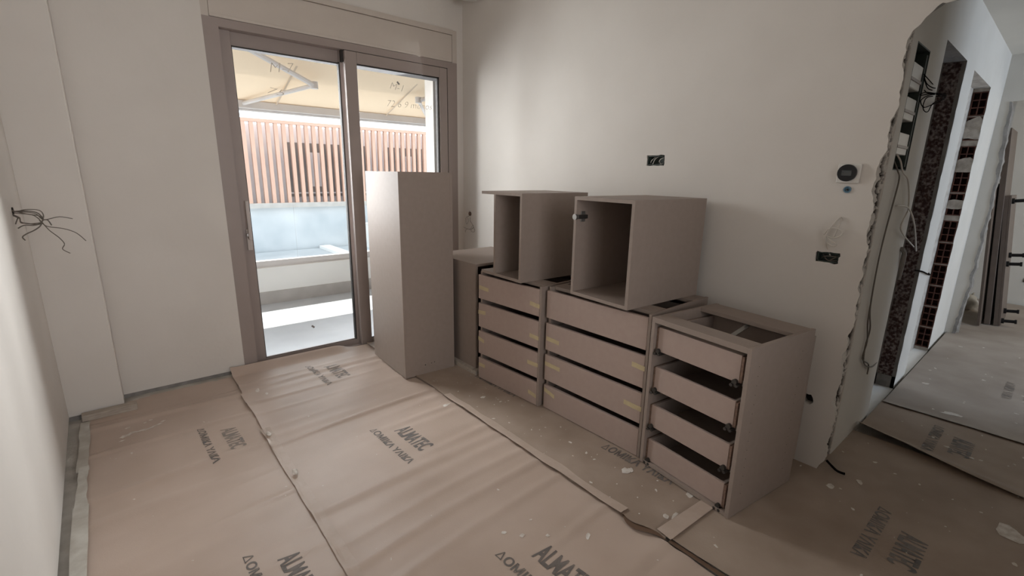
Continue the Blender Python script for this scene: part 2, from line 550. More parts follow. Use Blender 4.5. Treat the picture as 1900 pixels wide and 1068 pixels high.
BW = S2[3] - YH - 0.006
brick_mesh = None
zb = 0.03
k = 0
boxes('mortar_joint', 'mortar', wall_hall, (S2[1] + 0.016, YH + 0.001, -0.012, S2[1] + 0.11, S2[3], 0.0295))
while zb + 0.17 < S2[2]:
    gapz = 0.035 if k in (6, 9) else 0.0     # plaster-filled stretch
    if k:
        boxes('mortar_joint', 'mortar', wall_hall, (S2[1] + 0.018, YH + 0.001, zb - 0.0093, S2[1] + 0.11, S2[3], zb + gapz - 0.0007))
    zb += gapz
    if brick_mesh is None:
        b = build('brick', hollow_brick(BW, 0.176, 0.09), 'brick', wall_hall)
        brick_mesh = b.data
    else:
        b = bpy.data.objects.new('brick', brick_mesh)
        COL.objects.link(b)
        b.parent = wall_hall
    b.location = (S2[1] + 0.012 + 0.006 * random.random(), YH + 0.003, zb)
    zb += 0.186
    k += 1
boxes('mortar_backing', 'mortar', wall_hall, (S2[1] + 0.11, YH + 0.001, -0.012, S2[1] + 0.14, S2[3], S2[2]))
boxes('mortar_joint', 'mortar', wall_hall, (S2[1] + 0.016, YH + 0.001, zb - 0.0093, S2[1] + 0.11, S2[3], S2[2]))
# plaster smears left on the bricks
for zc, hh in ((1.86, 0.085), (1.58, 0.06), (1.27, 0.04)):
    bm = bmesh.new()
    pts = []
    for q in range(18):
        a = 2 * math.pi * q / 18
        pts.append((YH + 0.02 + 0.12 * math.cos(a) * (1 + 0.35 * n1(q, 1.1, zc)) + 0.02, zc + hh * math.sin(a) * (1 + 0.3 * n1(q, 0.9, zc + 3))))
    lo = [bm.verts.new((S2[1] + 0.02, min(max(p, YH + 0.002), S2[3]), z)) for p, z in pts]
    hi = [bm.verts.new((S2[1] + 0.008, min(max(YH + 0.045 + (p - YH - 0.045) * 0.9, YH + 0.002), S2[3]), z)) for p, z in pts]
    for q in range(18):
        bm.faces.new((lo[q], lo[(q + 1) % 18], hi[(q + 1) % 18], hi[q]))
    bm.faces.new(hi)
    build('plaster_smear', bm, 'mortar', wall_hall)
tag(boxes('floor_slots', 'render_white', None, (S1[0], YH, -0.012, S1[1] + 0.05, S1[3], 0.002), (S2[0], YH, -0.012, S2[1] + 0.1, S2[3], 0.003)), kind='structure')

# end wall of the hall with a roughly cut doorway into the room behind
jam = [(0.52 + 0.010 * n1(z, 9, 6) - 0.040 * math.sin(math.pi * z / 2.13) ** 0.7 + 0.005 * n1(z, 41, 2), z) for z in [2.13 * q / 60 for q in range(61)]]
out = [(YH, -0.012)] + [(jam[0][0], -0.012)] + jam + [(jam[-1][0] - 0.03 - 0.03 * q, 2.13 + 0.008 * n1(q, 1.9, 3)) for q in range(1, 40)] + [(-2.6, 2.13), (-2.6, 2.51), (YH, 2.51)]
bm, lv = fill([out], lambda a, b, d: (XE, a, b))
wall_end = tag(build('wall_hall_end', bm, 'plaster_hall'), kind='structure')
bm = bmesh.new()
pr_ = None
for (ya, za), (yb_, zb_) in zip(jam, jam[1:]):
    o1 = 0.012 * n1(za, 20, 8)
    o2 = 0.012 * n1(zb_, 20, 8)
    quad(bm, (XE, ya, za), (XE, yb_, zb_), (XE + 0.12, yb_ + o2, zb_), (XE + 0.12, ya + o1, za))
build('broken_jamb', bm, 'cement', wall_end)
bm = bmesh.new()
for (ya, za), (yb_, zb_) in zip(jam, jam[1:]):
    wa = 0.020 + 0.014 * n1(za, 13, 3)
    wb = 0.020 + 0.014 * n1(zb_, 13, 3)
    quad(bm, (XE - 0.002, ya, za), (XE - 0.002, yb_, zb_), (XE - 0.006, yb_ + wb, zb_), (XE - 0.006, ya + wa, za))
build('broken_plaster', bm, 'cement', wall_end)
bm = bmesh.new()
quad(bm, (XE + 0.12, 0.50, 0), (XE + 0.12, 2.2, 0), (XE + 0.12, 2.2, 2.51), (XE + 0.12, 0.50, 2.51))
build('rear_skin', bm, 'plaster_hall', wall_end)
tag(boxes('ceiling_hall', 'ceiling', None, (XR + 0.2, -3.2, 2.51, 8.5, 2.3, 2.6)), kind='structure')
tag(boxes('wall_far_room', 'plaster_hall', None, (8.25, -3.2, -0.012, 8.35, 2.3, 2.51)), kind='structure')
tag(boxes('wall_far_room_side', 'plaster_hall', None, (XE + 0.1, 2.2, -0.012, 8.3, 2.3, 2.51)), kind='structure')
tag(boxes('wall_hall_opposite', 'plaster_hall', None, (2.77, -1.0, -0.012, 4.35, -0.9, 2.51), (2.74, -3.2, -0.012, 2.8, -0.9, 2.6),
          (2.77, -3.3, -0.012, 8.4, -3.2, 2.6)), kind='structure')
boxes('wire_hole', 'hole', None, (8.24, 0.17, 0.30, 8.252, 0.23, 0.345))
bpy.data.objects['wire_hole']['kind'] = 'structure'

# ------------------------------------------------------------------ window
win = empty('window_1', (0, YW, 0), kind='structure')
boxes('frame', 'alu', win, (0.596, 0, 0.0, 0.684, 0.10, 2.383), (0.684, 0, 2.332, 2.40, 0.10, 2.383), (2.40, 0, 0, 2.498, 0.10, 2.383),
      (0.684, 0.003, -0.012, 2.40, 0.10, 0.0))
boxes('roller_box', 'alu_box', win, (0.640, 0.0015, 2.386, 2.450, 0.10, 2.600), bevel=0.002)
boxes('roller_box_lip', 'alu_box', win, (0.640, 0.0, 2.404, 2.450, 0.004, 2.406))
boxes('head_frame', 'alu_box', win, (0.596, 0.001, 2.383, 0.638, 0.10, 2.64), (2.452, 0.001, 2.383, 2.498, 0.10, 2.64), (0.638, -0.012, 2.602, 2.452, 0.10, 2.64))
boxes('fixed_sash', 'alu', win, (1.493, -0.004, 0.0, 1.585, 0.042, 2.3275), (1.585, -0.004, 2.248, 2.316, 0.042, 2.3275),
      (2.316, -0.004, 0.0, 2.3935, 0.042, 2.3275), (1.585, -0.004, 0.0, 2.316, 0.042, 0.038), bevel=0.003)
boxes('gasket', 'gasket', win, (1.585, 0.010, 2.238, 2.316, 0.020, 2.248), (2.306, 0.010, 0.038, 2.316, 0.034, 2.248),
      (1.585, 0.012, 0.038, 2.316, 0.02, 0.045))
boxes('gasket', 'gasket', win, (2.3935, 0.006, 0.0, 2.4005, 0.03, 2.334), (1.493, 0.006, 2.3275, 2.40, 0.03, 2.3325))
boxes('pane', 'glass', win, (1.585, 0.018, 0.038, 2.316, 0.024, 2.248))
boxes('sliding_sash', 'alu', win, (0.684, 0.062, -0.008, 0.757, 0.098, 2.338), (0.757, 0.077, 2.245, 1.475, 0.098, 2.338),
      (1.475, 0.062, -0.008, 1.55, 0.098, 2.338), (0.757, 0.062, -0.008, 1.475, 0.098, 0.040), bevel=0.003)
boxes('gasket', 'gasket', win, (0.757, 0.067, 2.238, 1.475, 0.077, 2.246), (0.757, 0.067, 0.038, 0.761, 0.077, 2.245), (1.467, 0.06, 0.038, 1.477, 0.095, 2.25),
      (0.757, 0.067, 0.038, 1.475, 0.072, 0.043), (1.478, 0.02, 2.25, 1.493, 0.060, 2.334))
boxes('pane', 'glass', win, (0.757, 0.078, 0.040, 1.475, 0.084, 2.245))
# door handle: long upright grip on a short back plate with a lock cylinder
h = empty('door_handle', (0, 0, 0))
h.parent = win
bm = bmesh.new()
box(bm, 0.716, 0.048, 0.880, 0.748, 0.063, 1.03)
build('back_plate', bm, 'handle', h, bevel=0.003)
bm = bmesh.new()
box(bm, 0.722, 0.004, 0.962, 0.744, 0.022, 1.235)
box(bm, 0.722, 0.016, 0.965, 0.744, 0.05, 0.99)
build('grip', bm, 'handle', h, bevel=0.003)
bm = bmesh.new()
cyl(bm, (0.724, 0.050, 0.995), (0, -1, 0), 0.011, 0.03, 14)
build('lock_cylinder', bm, 'steel', h)


# marks on the panes: two small stickers and finger-writing in the dust
def text_mesh(name, body, m, parent, loc, rot, sx, sy, shear=0.0, bold=0.0, ext=0.0):
    def raw(t, b):
        cu = bpy.data.curves.new(name, 'FONT')
        cu.body = t
        cu.size = 1.0
        cu.shear = shear
        cu.offset = b
        cu.resolution_u = 3
        tmp = bpy.data.objects.new(name + '_src', cu)
        COL.objects.link(tmp)
        dg = bpy.context.evaluated_depsgraph_get()
        m_ = bpy.data.meshes.new_from_object(tmp.evaluated_get(dg))
        bpy.data.objects.remove(tmp)
        return m_
    if body[0] == '\u0394':         # the bold offset closes the counter of this letter: keep it light and add the rest
        me = raw(body[1:], bold)
        for v in me.vertices:
            v.co.x += 0.70
        jb = bmesh.new()
        jb.from_mesh(me)
        jb.from_mesh(raw(body[0], 0.0))
        jb.to_mesh(me)
        jb.free()
    else:
        me = raw(body, bold)
    xs = [v.co.x for v in me.vertices]
    zs_ = [v.co.y for v in me.vertices]
    wx, hy = max(xs) - min(xs), max(zs_) - min(zs_)
    x0, y0 = min(xs), min(zs_)
    for v in me.vertices:
        v.co.x = (v.co.x - x0) / wx * sx
        v.co.y = (v.co.y - y0) / hy * sy
    me.materials.clear()
    me.materials.append(M[m])
    me.name = name
    o = bpy.data.objects.new(name, me)
    COL.objects.link(o)
    o.parent = parent
    o.location = loc
    o.rotation_euler = rot
    return o


M['dust'] = mat('dust_mark', (0.66, 0.59, 0.51), 0.9)
up = (math.pi / 2, 0, 0)
for body, x, z, sx, sy, yy, rr in (('M-7', 0.985, 2.115, 0.17, 0.06, 0.060, 0.12), ('75', 0.955, 1.975, 0.12, 0.04, 0.060, -0.1),
                                   ('M-1', 1.86, 2.105, 0.12, 0.05, 0.0165, -0.1), ('72 6 9 monos', 1.83, 1.965, 0.42, 0.05, 0.0165, 0.03)):
    text_mesh('dust_writing', body, 'dust', win, (x, yy + (0.014 if yy > 0.05 else 0), z), (math.pi / 2, -rr, 0), sx, sy, shear=0.3, bold=-0.022)
o = boxes('pane_sticker', 'cement', win, (-0.014, 0.0, -0.007, 0.014, 0.001, 0.007))
o.location = (1.935, 0.016, 2.155)
o.rotation_euler = (0, 0.75, 0)
o = boxes('pane_sticker', 'cement', win, (-0.014, 0.0, -0.007, 0.014, 0.001, 0.007))
o.location = (1.125, 0.0745, 0.215)
o.rotation_euler = (0, 0.8, 0)

# ------------------------------------------------------------------ terrace and street
tag(boxes('facade_wall', 'facade', None, (-2.5, 3.842, -0.3, 0.735, 4.0, 3.1), (2.435, 3.842, -0.3, 6.0, 4.0, 3.1), (0.735, 3.842, 2.262, 2.435, 4.0, 3.1)), kind='structure')
tag(boxes('terrace_floor', 'tile_ext', None, (-2.5, 3.842, -0.25, 6.0, 5.86, -0.004)), kind='structure')
tag(boxes('terrace_parapet', 'render_white', None, (-2.5, 5.60, -0.3, 6.0, 5.78, 0.40)), kind='structure')
tag(boxes('trim_terrace', 'skirt', None, (-2.5, 5.588, -0.004, 6.0, 5.60, 0.135)), kind='structure')
tag(boxes('upper_balcony_slab', 'render_white', None, (-2.5, 3.842, 3.1, 6.0, 6.17, 3.28)), kind='structure')
tag(boxes('terrace_pillar', 'skirt', None, (2.612, 4.34, -0.004, 2.86, 4.50, 2.66)), kind='structure')
rail = tag(boxes('balustrade_channel', 'awn_alu', None, (-2.5, 5.63, 0.40, 6.0, 5.70, 0.472)),
           'long pale metal channel along the top of the terrace parapet', 'rail')
for i, (a, b, lb) in enumerate(((0.37, 1.568, 'glass balustrade panel behind the door handle, left of the joint'),
                                (1.576, 3.40, 'glass balustrade panel right of the joint, behind the white post'))):
    tag(boxes('glass_balustrade', 'glass_rail', None, (a, 5.652, 0.472, b, 5.666, 1.09)), lb, 'railing', 'glass panels of the terrace balustrade')

aw = empty('awning', (0, 3.95, 2.95), label='beige awning with white folding arms stretched over the terrace', cat='awning')
bm = bmesh.new()
NX_, NY_ = 24, 14
g = [[bm.verts.new((-0.8 + 5.4 * i / NX_, 0.065 + 2.235 * j / NY_, -0.33 * (0.065 + 2.235 * j / NY_) - 0.03 * math.sin(math.pi * j / NY_))) for i in range(NX_ + 1)] for j in range(NY_ + 1)]
for a, b in zip(g, g[1:]):
    for i in range(NX_):
        bm.faces.new((a[i], a[i + 1], b[i + 1], b[i]))
build('fabric', bm, 'fabric', aw, smooth=True)
boxes('front_bar', 'awn_alu', aw, (-0.8, 2.24, -0.835, 4.6, 2.32, -0.750), (-0.8, 2.27, -0.86, 4.6, 2.33, -0.82), bevel=0.006)
boxes('roller_case', 'awn_alu', aw, (-0.8, 0.055, -0.10, 4.6, 0.16, 0.10))
M['seam'] = mat('awning_seam', (0.62, 0.50, 0.38), 0.8)
for xs_ in (0.25, 1.62, 2.98, 4.3):
    bm = bmesh.new()
    quad(bm, (xs_, 0.07, -0.036), (xs_ + 0.02, 0.07, -0.036), (xs_ + 0.02, 2.28, -0.772), (xs_, 2.28, -0.772))
    for v in bm.verts:
        v.co.z -= 0.012
    o = build('fabric_seam', bm, 'seam', aw)


def awn_arm(p):
    P = [Vector(q) - Vector((0, 3.95, 2.95)) for q in p]
    a = empty('arm')
    a.parent = aw
    for (s, e, r, nm) in ((P[0], P[1], 0.026, 'upper_arm'), (P[1], P[2], 0.022, 'forearm')):
        bm = bmesh.new()
        tube(bm, [s, e], r, 8, 1)
        build(nm, bm, 'awn_alu', a)
    bm = bmesh.new()
    cyl(bm, P[1] - Vector((0, 0, 0.035)), (0, 0, 1), 0.04, 0.07, 12)
    build('elbow', bm, 'awn_alu', a)


awn_arm([(-0.27, 4.05, 2.80), (1.834, 5.465, 2.33), (1.29, 6.20, 2.165)])
awn_arm([(4.90, 4.05, 2.80), (3.105, 5.51, 2.32), (3.66, 6.20, 2.165)])

bd = empty('neighbour_building', (0, 14.0, -4.0), label='pale building across the street with a terracotta slat screen', cat='building')
boxes('wall', 'far_wall', bd, (-6, 0.45, 4.45, 13, 0.7, 6.62))
boxes('lower_wall', 'far_base', bd, (-6, 0.10, 0.0, 13, 0.6, 4.45))
boxes('top_rail', 'slat', bd, (-6, -0.06, 6.64, 13, 0.08, 6.72))
boxes('bottom_rail', 'skirt', bd, (-6, -0.08, 4.45, 13, 0.12, 4.58))
for (a, b) in ((3.95, 6.25), (6.95, 9.6), (-0.8, 1.6)):
    w = boxes('window', 'far_glass', bd, (a, 0.40, 4.72, b, 0.45, 6.20))
    boxes('curtain', 'far_wall', w, (a + 0.62, 0.392, 5.0, a + 0.95, 0.40, 5.95))
    boxes('window_rail', 'far_wall', w, (a, 0.36, 4.80, b, 0.40, 4.84))
slat_me = None
x = -3.0
while x < 11.6:
    if slat_me is None:
        o = boxes('slat', 'slat', bd, (0, -0.05, 4.56, 0.092, 0.05, 6.66))
        slat_me = o.data
    else:
        o = bpy.data.objects.new('slat', slat_me)
        COL.objects.link(o)
        o.parent = bd
    o.location.x = x
    x += 0.193
tag(boxes('street_ground', 'street', None, (-40, 6.2, -4.1, 50, 60, -4.0)), kind='structure')
yard = empty('low_flat_roof', (4.5, 10.5, -4.0), label='pale low flat roof seen through the balustrade glass', cat='roof')
boxes('deck', 'street', yard, (-6.5, -1.6, 0, 6.0, 3.55, 3.25))
boxes('kerb', 'render_white', yard, (-6.5, -1.6, 3.25, 6.0, -1.4, 3.40))
boxes('kerb', 'render_white', yard, (0.0, -1.4, 3.25, 0.30, 3.5, 3.33))
boxes('roof_block', 'render_white', yard, (1.2, 2.6, 3.25, 2.6, 3.3, 3.95), (3.2, 2.4, 3.25, 4.4, 3.2, 3.9))


# ------------------------------------------------------------------ paper on the floor
def paper_h(seed, ridges, x0, x1, extra=None):
    def h(x, y):
        s = 0.0
        for (yc, a, w, sl, ph) in ridges:
            d = (y - yc - sl * (x - x0) - 0.015 * math.sin(3.1 * x + ph)) / w
            if abs(d) < 3.5:
                s += a * math.exp(-d * d) * (0.55 + 0.45 * math.sin(2.3 * x + ph))
        s += 0.0012 * noise.noise(Vector((x * 5, y * 9, seed)))
        if extra:
            s += extra(x, y)
        return s
    return h


def ridges(y0, y1, step, amp, seed, sl=0.06):
    r = random.Random(seed)
    out = []
    y = y0
    while y < y1:
        out.append((y, amp * r.uniform(0.25, 1.0), r.uniform(0.016, 0.042), sl + r.uniform(-0.03, 0.03), r.uniform(0, 6)))
        y += step * r.uniform(0.55, 1.35)
    return out


def sheet(name, label, x0, x1, y0, y1, z, h, m, nx, ny, xl=None, xr=None, cut=None):
    """paper as a draped grid; xl(y), xr(y) give ragged long edges"""
    bm = bmesh.new()
    g = []
    for j in range(ny + 1):
        y = y0 + (y1 - y0) * j / ny
        a = xl(y) if xl else x0
        b = xr(y) if xr else x1
        g.append([bm.verts.new((a + (b - a) * i / nx, y, z + h(a + (b - a) * i / nx, y))) for i in range(nx + 1)])
    for a, b in zip(g, g[1:]):
        for i in range(nx):
            bm.faces.new((a[i], a[i + 1], b[i + 1], b[i]))
    o = build(name, bm, m, smooth=True)
    return tag(o, label, 'paper', 'kraft paper sheets over the floor')


def drape_text(parent, body, x, y, rz, length, height, h, z, m='ink', bold=0.028, skew=0.0):
    """print lying on the sheet; rz turns the reading direction"""
    o = text_mesh('print', body, m, None, (0, 0, 0), (0, 0, 0), length, height, bold=bold)
    me = o.data
    b = bmesh.new()
    b.from_mesh(me)
    bmesh.ops.triangulate(b, faces=b.faces)
    for _ in range(2):
        bmesh.ops.subdivide_edges(b, edges=[e for e in b.edges if e.calc_length() > 0.02], cuts=1)
        bmesh.ops.triangulate(b, faces=b.faces)
    c, s = math.cos(rz), math.sin(rz)
    for v in b.verts:
        px, py = v.co.x, v.co.y
        X = x + c * px - s * py
        Y = y + s * px + c * py
        v.co = (X, Y, z + h(X, Y) + 0.0012)
    b.to_mesh(me)
    b.free()
    o.parent = parent
    return o


def splashes(parent, spots, h, z):
    """dried plaster drops; too many and too small to pick apart: one part"""
    bm = bmesh.new()
    r_ = random.Random(len(spots))
    for (x, y, r, ex, rot) in spots:
        n = 11
        c = bm.verts.new((x, y, z + h(x, y) + 0.0028))
        ring = []
        for k in range(n):
            a = 2 * math.pi * k / n
            rr = r * r_.uniform(0.6, 1.15)
            px, py = rr * math.cos(a) * ex, rr * math.sin(a)
            X = x + px * math.cos(rot) - py * math.sin(rot)
            Y = y + px * math.sin(rot) + py * math.cos(rot)
            ring.append(bm.verts.new((X, Y, z + h(X, Y) + 0.0014)))
        for k in range(n):
            bm.faces.new((c, ring[k], ring[(k + 1) % n]))
    o = build('plaster_drops', bm, 'splash', parent, smooth=True)
    o['kind'] = 'stuff'
    return o


def rspots(n, x0, x1, y0, y1, rmin, rmax, seed):
    r = random.Random(seed)
    return [(r.uniform(x0, x1), r.uniform(y0, y1), rmin + (rmax - rmin) * r.random() ** 3, r.uniform(0.7, 2.2), r.uniform(0, 3)) for _ in range(n)]


R90 = -math.pi / 2
# left strip
hl = paper_h(1.0, ridges(-1.0, 3.15, 0.15, 0.012, 11) + [(3.33, 0.010, 0.03, -0.03, 1.0)], -0.28, 0.5,
             lambda x, y: -0.006 if y > 3.42 else 0.0)


def edge_top_l(x):
    return 0


pl = sheet('floor_paper', 'plain brown kraft paper strip along the white left wall', -0.27, 0.50, -1.2, 3.72, 0.003, hl, 'paper', 26, 380)
# the pillar stands on bare screed: the sheet is cut away there
me = pl.data
b = bmesh.new()
b.from_mesh(me)
bmesh.ops.delete(b, geom=[f for f in b.faces if (f.calc_center_median().x < -0.085 and f.calc_center_median().y > 3.50) or (f.calc_center_median().x < 0.10 + 0.4 * n1(f.calc_center_median().y, 9, 2) and f.calc_center_median().y > 3.61 + 0.05 * n1(f.calc_center_median().x, 12, 4))
                         or (f.calc_center_median().y > 3.685 + 0.03 * n1(f.calc_center_median().x, 10, 7))], context='FACES')
b.to_mesh(me)
b.free()
for y in (2.985, 1.80, 0.62):
    drape_text(pl, '\u0394\u039f\u039c\u0399\u039a\u0391 \u03a5\u039b\u0399\u039a\u0391', 0.197, y, R90 + 0.038, 0.435, 0.037, hl, 0.003)
    drape_text(pl, 'ALMATEC', 0.297, y - 0.095, R90 + 0.045, 0.255, 0.078, hl, 0.003, 'ink_faded' if y > 2.5 else 'ink')
splashes(pl, [(-0.116, 3.147, 0.018, 1.6, 0.4), (-0.085, 3.165, 0.014, 1.8, 0.3), (-0.045, 3.165, 0.010, 3.0, 0.2), (-0.008, 3.165, 0.010, 3.2, 0.4), (0.03, 3.185, 0.012, 2.6, 0.5),
              (0.06, 3.215, 0.010, 1.6, 0.6), (-0.10, 3.245, 0.012, 1.4, 0.7), (-0.02, 3.255, 0.008, 1.2, 0), (0.005, 3.275, 0.007, 2.0, 0), (-0.13, 3.10, 0.008, 2.0, 0.2)]
         + rspots(14, -0.2, 0.45, 1.2, 3.2, 0.002, 0.006, 3), hl, 0.003)


# middle strip: curled up against the door sill
def curl(x, y):
    k = 1.0 / (1.0 + math.exp((x - 1.33) * 40))
    v = -0.002
    t = (y - 3.625) / 0.085
    if t > 0:
        v += 0.046 * k * min(1, t) ** 1.3
    lift = math.exp(-((x - 0.49) / 0.03) ** 2) * 0.006
    return v + lift


hm = paper_h(2.0, ridges(-1.0, 3.55, 0.13, 0.015, 23), 0.47, 1.53, curl)
pm = sheet('floor_paper', 'central wrinkled kraft paper strip curled up against the glass door', 0.485, 1.535, -1.2, 3.715, 0.008, hm, 'paper', 34, 420,
           xl=lambda y: 0.485 + 0.010 * n1(y, 3, 1) + (0.012 if y > 3.3 else 0))
for y in (3.53, 2.365, 1.20, 0.035):
    drape_text(pm, '\u0394\u039f\u039c\u0399\u039a\u0391 \u03a5\u039b\u0399\u039a\u0391', 0.953, y, R90 + 0.05, 0.430, 0.043, hm, 0.008, 'ink_faded' if y > 3 else 'ink')
    drape_text(pm, 'ALMATEC', 1.060, y - 0.095, R90 + 0.06, 0.270, 0.096, hm, 0.008, 'ink_faded' if y > 3 else 'ink')
splashes(pm, [(1.058, 1.268, 0.010, 1.2, 0), (1.104, 1.208, 0.012, 1.0, 0), (1.187, 1.141, 0.009, 1, 0), (1.457, 2.34, 0.018, 1.6, 0.2), (1.313, 1.035, 0.010, 2.4, 0.5),
              (0.58, 3.30, 0.016, 1.8, 1.2), (0.62, 3.22, 0.010, 1.6, 1.2)] + rspots(34, 0.55, 1.5, 0.7, 3.4, 0.002, 0.006, 5), hm, 0.008)


# right strip, under the drawer units
def xl_r(y):
    v = 1.515 + 0.012 * n1(y, 2.7, 8)
    if y < 1.02:
        v += 0.018 * math.sin((y - 0.80) * 28) + 0.008
    return v


hr = paper_h(3.0, ridges(0.9, 3.7, 0.5, 0.003, 31), 1.5, 2.55, lambda x, y: math.exp(-((x - 1.515) / 0.02) ** 2) * 0.006)
prr = sheet('floor_paper', 'dirty kraft paper strip under the row of drawer cabinets', 1.515, 2.55, 0.82, 3.70, 0.018, hr, 'paper_worn', 34, 200, xl=xl_r)
for y in (3.745, 2.578, 1.412):
    if y < 3.7:
        drape_text(prr, '\u0394\u039f\u039c\u0399\u039a\u0391 \u03a5\u039b\u0399\u039a\u0391', 1.848, y, R90 + 0.03, 0.42, 0.062, hr, 0.018)
splashes(prr, [(1.788, 1.20, 0.024, 1.2, 0.3), (1.81, 1.185, 0.014, 1.4, 1.0), (1.688, 0.855, 0.020, 1.6, 0.3), (1.655, 0.885, 0.014, 1.2, 0.8), (1.87, 0.90, 0.016, 2.0, 0.6), (1.70, 2.274, 0.016, 1.2, 0)]
         + rspots(60, 1.56, 1.86, 0.9, 2.7, 0.002, 0.008, 6), hr, 0.018)
bm = bmesh.new()
for q in range(24):
    ya, yb_ = 0.815 + 0.2 * q / 24, 0.815 + 0.2 * (q + 1) / 24
    wa = 0.028 * math.sin(math.pi * q / 24) + 0.003
    wb = 0.028 * math.sin(math.pi * (q + 1) / 24) + 0.003
    quad(bm, (xl_r(ya) - wa, ya, 0.0185), (xl_r(ya) + 0.004, ya, 0.0185), (xl_r(yb_) + 0.004, yb_, 0.0185), (xl_r(yb_) - wb, yb_, 0.0185))
build('torn_edge', bm, 'torn', prr)

# front strip running into the hall, then the hall sheets
hf = paper_h(4.0, ridges(-0.4, 0.7, 0.35, 0.003, 41, 0.0), 1.5, 3.2, lambda x, y: math.exp(-((x - 1.55) / 0.02) ** 2) * 0.004)
pf = sheet('floor_paper', 'dark dusty kraft paper in front of the broken wall end', 1.545, 3.16, -1.2, 0.86, 0.022, hf, 'paper_worn', 60, 70,
           xl=lambda y: 1.548 + 0.012 * n1(y, 4, 3))
RT = math.pi
for x in (2.463, 3.62):
    if x < 3:
        drape_text(pf, '\u0394\u039f\u039c\u0399\u039a\u0391 \u03a5\u039b\u0399\u039a\u0391', x, 0.314, RT, 0.425, 0.053, hf, 0.022)
        drape_text(pf, 'ALMATEC', x - 0.11, 0.212, RT, 0.245, 0.092, hf, 0.022)
splashes(pf, [(2.698, -0.09, 0.05, 1.3, 0.2), (2.45, 0.50, 0.020, 1.2, 0.2), (2.60, 0.42, 0.014, 1.8, 0.3)] + rspots(50, 1.6, 3.1, -0.3, 0.75, 0.002, 0.009, 8), hf, 0.022)
bm = bmesh.new()
for q in range(14):
    ya, yb_ = 0.40 + 0.40 * q / 14, 0.40 + 0.40 * (q + 1) / 14
    quad(bm, (1.532, ya, 0.0186), (1.552, ya, 0.0186), (1.552, yb_, 0.0186), (1.532, yb_, 0.0186))
build('torn_edge', bm, 'torn', pf)


def roll_edge(x, y):
    xe = 3.19 - 0.13 * math.sin(max(0, min(1, (0.58 - y) / 0.9)) * math.pi * 0.55)
    d = x - xe
    return 0.042 * math.exp(-(d / 0.05) ** 2) * max(0.0, min(1, (y + 0.25) / 0.6))


hh1 = paper_h(5.0, ridges(-0.4, 0.6, 0.3, 0.003, 51, 0.0), 3.05, 3.8, roll_edge)
ph1 = sheet('floor_paper', 'short brown paper sheet with a curled front edge at the hall entrance', 3.10, 3.80, -0.9, 0.583, 0.027, hh1, 'paper_worn', 40, 60,
            xl=lambda y: 3.19 - 0.15 * math.sin(max(0, min(1, (0.583 - y) / 0.9)) * math.pi * 0.55))
drape_text(ph1, '\u0394\u039f\u039c\u0399\u039a\u0391 \u03a5\u039b\u0399\u039a\u0391', 3.612, 0.297, RT, 0.40, 0.053, hh1, 0.027)
drape_text(ph1, 'ALMATEC', 3.525, 0.197, RT, 0.245, 0.092, hh1, 0.027)
splashes(ph1, rspots(14, 3.3, 3.7, -0.2, 0.5, 0.004, 0.016, 9), hh1, 0.027)
hh2 = paper_h(6.0, ridges(-0.4, 0.5, 0.4, 0.003, 61, 0.0), 3.7, 6.2, lambda x, y: 0.006 * math.exp(-((x - 3.72) / 0.03) ** 2))
ph2 = sheet('floor_paper', 'pale dusty paper sheet along the hall wall with the brick slots', 3.715, 6.10, -0.9, 0.575, 0.031, hh2, 'paper_hall', 60, 50,
            xl=lambda y: 3.72 + 0.012 * n1(y, 6, 3))
for x in (4.86,):
    drape_text(ph2, '\u0394\u039f\u039c\u0399\u039a\u0391 \u03a5\u039b\u0399\u039a\u0391', x, 0.08, RT, 0.41, 0.05, hh2, 0.031, 'ink_faded')
    drape_text(ph2, 'ALMATEC', x - 0.1, -0.02, RT, 0.25, 0.09, hh2, 0.031, 'ink_faded')
splashes(ph2, rspots(40, 3.8, 5.8, -0.4, 0.5, 0.006, 0.03, 12), hh2, 0.031)
hh3 = paper_h(7.0, [], 6.0, 8.2)
sheet('floor_paper', 'dusty paper sheet on the floor of the far room', 6.10, 8.22, -1.6, 1.2, 0.020, hh3, 'paper_hall', 20, 20)


# adhesive tape strips
def tape(label, pts, z, hfun, m='tape_clear', group='adhesive tape strips on the floor paper'):
    """pts: list of (x0, x1, y) cross lines"""
    bm = bmesh.new()
    rows = []
    for (a, b, y) in pts:
        rows.append([bm.verts.new((a + (b - a) * k / 3, y, z + hfun(a + (b - a) * k / 3, y))) for k in range(4)])
    for r0, r1 in zip(rows, rows[1:]):
        for k in range(3):
            bm.faces.new((r0[k], r0[k + 1], r1[k + 1], r1[k]))
    return tag(build('tape_strip', bm, m, smooth=True), label, 'tape', group)


def run(xc, w, y0, y1, n, j, seed):
    return [(xc - w / 2 + j * n1(y0 + (y1 - y0) * k / n, 6, seed), xc + w / 2 + j * n1(y0 + (y1 - y0) * k / n, 6, seed + 4), y0 + (y1 - y0) * k / n) for k in range(n + 1)]


